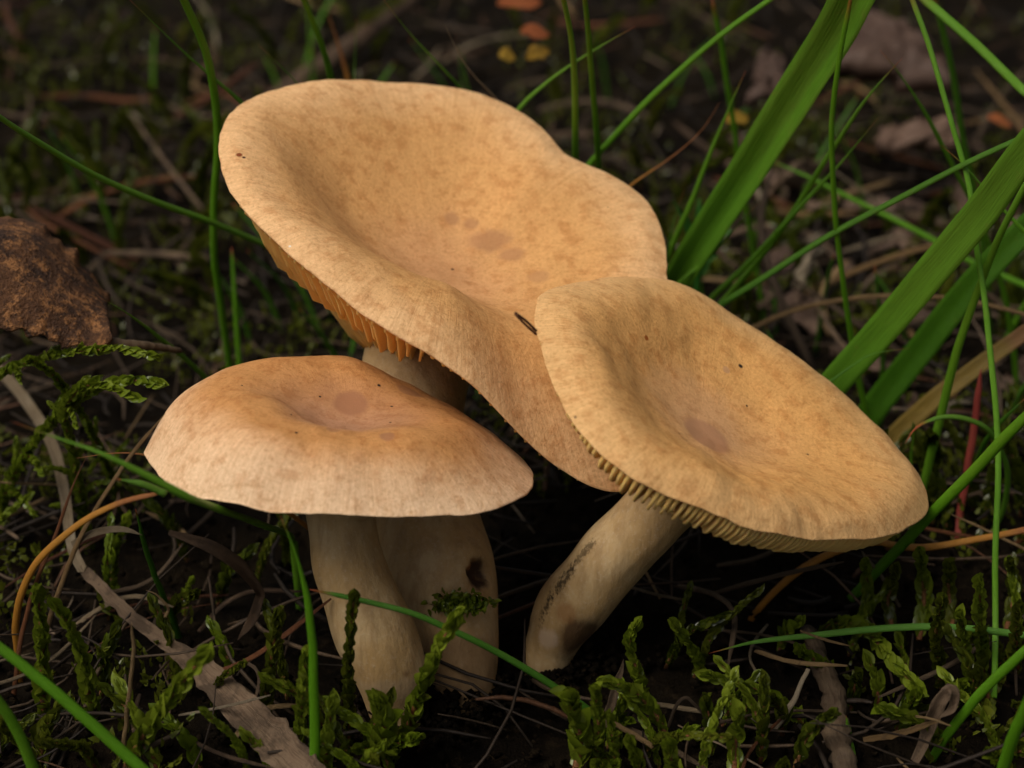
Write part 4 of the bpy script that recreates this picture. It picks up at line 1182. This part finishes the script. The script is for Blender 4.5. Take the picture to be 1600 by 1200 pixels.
# thin background blades
for (x0, y0, x1, y1), cnt in [((20, 120, 330, 480), 4), ((420, 60, 1150, 280), 12), ((1080, 300, 1640, 760), 20), ((330, 480, 560, 640), 9)]:
    for _ in range(cnt):
        px, py = random.uniform(x0, x1), random.uniform(y0, y1)
        g = at_z(px, py)
        h = random.uniform(.015, .045); ln = np.array([random.uniform(-.6, .6), random.uniform(-.5, .4), 0]) * h
        b = gpt(g[0], g[1], -.001)
        C = spline([b, b + np.array([0, 0, h * .5]) + ln * .35, b + np.array([0, 0, h * .95]) + ln], 14)
        V, F, al = tube_geo(C, np.interp(np.linspace(0, 1, 14), [0, .5, .9, 1], [.00055, .0006, .0004, .0001]), 6, .6)
        m_ = random.choice((M_grass_dark, M_grass_dark, M_grass))
        o = mesh_obj('grass_blade', V, F, m_, None, C[0], {'along': al, 'across': np.tile(np.arange(6) / 6, 14)})
        lab = '%s fine %s grass blade %s' % ('tall' if h > .034 else 'short' if h < .024 else 'middling', 'light green' if m_ is M_grass else 'dark green', 'leaning' if np.linalg.norm(ln) > .35 * h else 'upright')
        near(tag(o, lab, 'grass blade', 'fine grass in the litter'), lab, b)

finish_labels()

# ------------------------------------------------------------------ leaves, bark and other single things
def sheet(name, grid_fn, nu, nv, mat, th, label, cat, extra=None):
    """curved sheet with thickness; grid_fn(u,v)->(top point, outward unit normal)"""
    V, al, ac = [], [], []
    for side in (0.5, -0.5):
        for i in range(nu):
            for j in range(nv):
                u, v = i / (nu - 1), j / (nv - 1)
                p, nn_ = grid_fn(u, v)
                V.append(p + nn_ * th * side); al.append(u); ac.append(v)
    N = nu * nv; F = []
    for i in range(nu - 1):
        for j in range(nv - 1):
            a = i * nv + j
            F.append((a, a + 1, a + nv + 1, a + nv)); F.append((N + a, N + a + nv, N + a + nv + 1, N + a + 1))
    edge = [(0, j) for j in range(nv)] + [(i, nv - 1) for i in range(1, nu)] + [(nu - 1, j) for j in range(nv - 2, -1, -1)] + [(i, 0) for i in range(nu - 2, 0, -1)]
    for k in range(len(edge)):
        a = edge[k][0] * nv + edge[k][1]; b = edge[(k + 1) % len(edge)]; b = b[0] * nv + b[1]
        F.append((b, a, N + a, N + b))
    return V, F, al, ac

def mat_brown_leaf():
    M = Mat('brown_leaf')
    P = M.obj()
    n1 = M.noise(P, 90, 6, .65); n2 = M.noise(P, 420, 6, .7); n3 = M.noise(P, 1500, 3, .6)
    c = M.mix(M.ramp(n1, .35, .65), (.030, .014, .008), (.115, .048, .018))
    c = M.mix(M.math('MULTIPLY', M.ramp(n2, .47, .64), .9), c, (.33, .145, .05))
    c = M.mix(M.math('MULTIPLY', M.ramp(n3, .58, .68), .6), c, (.02, .012, .01))
    M.set(Base_Color=c, Roughness=.7, Specular_IOR_Level=.25, Normal=M.bump(M.math('ADD', n2, n3), .0010))
    return M.m
M_leaf = mat_brown_leaf()

def curled_leaf():
    top = [(-70, 338), (0, 338), (60, 350), (110, 390), (150, 435), (172, 470)]
    bot = [(-70, 505), (0, 512), (60, 528), (110, 540), (150, 545), (176, 530)]
    T3 = spline([at_y(x, y, .022) for x, y in top], 34); B3 = spline([at_y(x, y, -.004) for x, y in bot], 34)
    root = empty('dead_leaf', at_z(60, 540))
    tag(root, 'curled dark brown dead leaf with orange mottling and a black stalk', 'dead leaf')
    def fn(u, v):
        i = u * 33; j = min(32, int(i)); f = i - j
        a = T3[j] * (1 - f) + T3[j + 1] * f; b = B3[j] * (1 - f) + B3[j + 1] * f
        bulge = math.sin(v * PI) * .007 * (1 - .5 * u) + .0012 * noise.noise(Vector((u * 3, v * 5, 1))) + .0003 * noise.noise(Vector((u * 22, v * 30, 4)))
        nn_ = nz((0, -.62, .78))
        edge = .0014 * noise.noise(Vector((u * 14, v * 3, 7))) * (abs(v - .5) * 2) ** 5
        return a * (1 - v) + b * v + nn_ * bulge + np.array([edge, 0, edge]), nn_
    V, F, al, ac = sheet('lamina', fn, 44, 30, M_leaf, .0006, None, None)
    mesh_obj('lamina', V, F, M_leaf, root, attrs={'along': al, 'across': ac})
    C = spline([at_y(150, 530, .002), at_y(180, 536, .0), at_y(230, 540, .003), at_y(282, 548, .008)], 20)
    V, F, al = tube_geo(C, np.linspace(.0011, .0006, 20), 8, .8, wob=.3)
    mesh_obj('leaf_stalk', V, F, M_bark, root, attrs={'along': al, 'across': al * 0})
curled_leaf()

def bark_slab(label, corners, Y, th, mat, name='bark', cat='bark', seed=0):
    a, b, c, d = [at_y(x, y, yy) for (x, y), yy in zip(corners, Y)]
    def fn(u, v):
        p = (a * (1 - u) + b * u) * (1 - v) + (d * (1 - u) + c * u) * v
        e = .004 * noise.noise(Vector((u * 3, v * 3, seed))) + .0018 * noise.noise(Vector((u * 13, v * 13, seed + 3)))
        rim = .0035 * noise.noise(Vector((u * 5 + seed, v * 5, 1)))
        nn_ = nz((0, -.5, .85))
        return p + nn_ * (e + .004 * math.sin(u * PI) * math.sin(v * PI)) + np.array([rim, 0, rim * .7]) * (1 if min(u, v, 1 - u, 1 - v) < .12 else .4), nn_
    V, F, al, ac = sheet(name, fn, 30, 22, mat, th, None, None)
    o = mesh_obj(name, V, F, mat, None, at_z(*corners[3], 0), {'along': al, 'across': ac})
    tag(o, label, cat)
M_bark_pink = mat_dry('bark_flake', (.07, .041, .029), (.14, .085, .058), vein=9.0, scale=60)
bark_slab('blurred pinkish brown slab of bark lying beyond the grass', [(1315, 20), (1440, 60), (1480, 140), (1290, 100)], (.235, .22, .19, .20), .006, M_bark_pink, seed=2)
bark_slab('small pinkish bark flake beside the broad folded blade', [(1185, 85), (1225, 95), (1225, 165), (1175, 160)], (.21, .20, .18, .18), .003, M_bark_pink, seed=5)
bark_slab('narrow brown wood flake in the far litter', [(1375, 205), (1490, 195), (1500, 222), (1370, 235)], (.19, .19, .17, .17), .004, M_bark_pink, name='wood_flake', cat='wood chip', seed=8)
bark_slab('pale pink splinter of wood under the crossing blades', [(1196, 290), (1290, 250), (1300, 264), (1205, 304)], (.13, .15, .145, .125), .002, M_sheath, name='wood_splinter', cat='wood chip', seed=9)
bark_slab('grey white splinter lying behind the leaning cap', [(1245, 440), (1270, 372), (1284, 380), (1256, 446)], (.10, .12, .12, .095), .0012, M_straw, name='wood_splinter', cat='wood chip', seed=12)

# yellow and orange fallen leaflets far behind
M_yellow = mat_dry('leaflet_yellow', (.30, .165, .012), (.42, .25, .025))
M_leaf_or = mat_dry('leaflet_orange', (.36, .10, .03), (.46, .16, .05))
def leaflet(label, px, py, Y, wpx, hpx, mat, tilt=0.3, ang=0.0):
    c = at_y(px, py, Y); s = pxm(c)
    nn_ = nz((tilt * math.sin(ang), -.6, .7)); u = nz(np.cross((0, 1, .2), nn_)); v = np.cross(nn_, u)
    u, v = u * math.cos(ang) + v * math.sin(ang), v * math.cos(ang) - u * math.sin(ang)
    def fn(a, b):
        ww = math.sin(PI * min(1, a * .94 + .05)) ** .7 * (1 + .5 * noise.noise(Vector((a * 5, px, b * 2))))
        return c + u * (a - .5) * wpx * s + v * (b - .5) * hpx * s * ww * 1.1 + nn_ * (.0008 * math.sin(a * 5) + .001 * abs(b - .5)), nn_
    V, F, al, ac = sheet('leaflet', fn, 10, 7, mat, .0003, None, None)
    o = mesh_obj('fallen_leaf', V, F, mat, None, c, {'along': al, 'across': ac})
    tag(o, label, 'leaf')
leaflet('small bright yellow fallen leaf beyond the largest cap', 840, 84, .13, 44, 24, M_yellow, ang=.7)
leaflet('smaller yellow leaf fragment beside the bright yellow leaf', 792, 88, .135, 26, 20, M_yellow, ang=-.5)
leaflet('orange red leaf scrap above the yellow leaf', 836, 52, .15, 46, 22, M_leaf_or, ang=-.2)
leaflet('rusty leaf scrap in the shade beyond the largest cap', 812, 5, .18, 70, 26, M_leaf_or, ang=.1)
leaflet('amber leaf scrap behind the orange dry stalk', 1152, 186, .13, 40, 22, M_yellow, ang=.3)
leaflet('curled orange leaf scrap in the far litter', 1562, 190, .15, 40, 15, M_leaf_or, ang=-.6)

# brown leaf fragments in the litter under the crossing blades
SCATTER.clear()
M_frag = mat_dry('leaf_fragment', (.085, .050, .034), (.25, .165, .115), vein=16.0)
for _ in range(34):
    px, py = random.uniform(1090, 1640), random.uniform(150, 640)
    g = at_z(px, py, .003); s_ = random.uniform(.006, .016); a = random.uniform(0, 2 * PI)
    nn_ = nz((random.uniform(-.5, .5), random.uniform(-.6, .1), 1)); u_ = nz(np.cross((math.cos(a), math.sin(a), 0), nn_)); v_ = np.cross(nn_, u_)
    asp = random.uniform(.25, .6); cu = random.uniform(.1, .5); sd_ = random.uniform(0, 50)
    def fn(a_, b_):
        ww = (math.sin(PI * (a_ * .9 + .05)) ** .5) * (1 + .5 * noise.noise(Vector((a_ * 4, b_ * 3, sd_))))
        return g + u_ * (a_ - .5) * s_ + v_ * (b_ - .5) * s_ * asp * ww + nn_ * (cu * s_ * (b_ - .5) ** 2 * 2 + .12 * s_ * noise.noise(Vector((a_ * 3, b_ * 3, sd_)))), nn_
    V, F, al, ac = sheet('fragment', fn, 9, 6, M_frag, .0003, None, None)
    o = mesh_obj('leaf_fragment', V, F, M_frag, None, g, {'along': al, 'across': ac})
    lab = '%s %s brown leaf fragment %s' % ('large' if s_ > .012 else 'small' if s_ < .009 else 'middling', 'narrow' if asp < .42 else 'broad', 'curled up' if cu > .3 else 'lying flat')
    near(tag(o, lab, 'leaf', 'brown leaf fragments in the litter'), lab, g)
finish_labels()

# small leafy herb at the foot of the tussock
def herb():
    b = at_y(1085, 440, .075); b[2] = 0
    root = empty('leafy_herb', b)
    tag(root, 'small leafy green herb hidden behind the grass tussock', 'herb')
    top = at_y(1095, 370, .075)
    V, F, al = tube_geo(spline([b, top], 8), np.full(8, .0007), 6)
    mesh_obj('stem', V, F, M_herb, root, attrs={'along': al, 'across': al * 0})
    for (x, y, sx) in [(1052, 312, 9), (1092, 310, 15), (1140, 335, 12), (1128, 372, 26), (1070, 335, 14), (1120, 400, 20), (1142, 360, 20)]:
        a = top + (b - top) * random.uniform(0, .4); e = at_y(x, y, .075 + random.uniform(-.01, .01))
        C = spline([a, (a + e) / 2 + np.array([0, 0, .002]), e], 8)
        T, S_, F_ = frames(C, (0, -.6, .7)); w = sx * pxm(e) * .5
        V, F, al = [], [], []
        for i in range(8):
            ww = w * math.sin(PI * (i + .4) / 8.2)
            for k in (-1, 0, 1):
                V.append(C[i] + S_[i] * k * ww + F_[i] * abs(k) * ww * .25); al.append(i / 7)
        for i in range(7):
            for k in range(2): F.append((i * 3 + k, i * 3 + k + 1, i * 3 + k + 4, i * 3 + k + 3))
        mesh_obj('leaf', V, F, M_herb, root, attrs={'along': al, 'across': np.tile([0, .5, 1], 8)})
herb()

# moss tuft stuck to the stem of the largest mushroom
bag = Bag()
for _ in range(420):
    px, py = random.gauss(718, 19), random.gauss(943, 7)
    p = at_y(px, py, -.0318 + random.uniform(-.0012, .0006))
    z = nz(rng.normal(0, 1, 3) + np.array([0, -.8, .3])); y = nz(np.cross(z, rng.normal(0, 1, 3))); x = np.cross(y, z)
    bag.add(p + (LV[:, :1] * x + LV[:, 1:2] * y + LV[:, 2:] * z) * random.uniform(.0009, .0016), LF, LV[:, 2])
o = bag.build('moss_tuft', M_moss, origin=at_y(718, 945, -.030))
tag(o, 'little olive moss tuft stuck to the stem of the largest mushroom', 'moss')
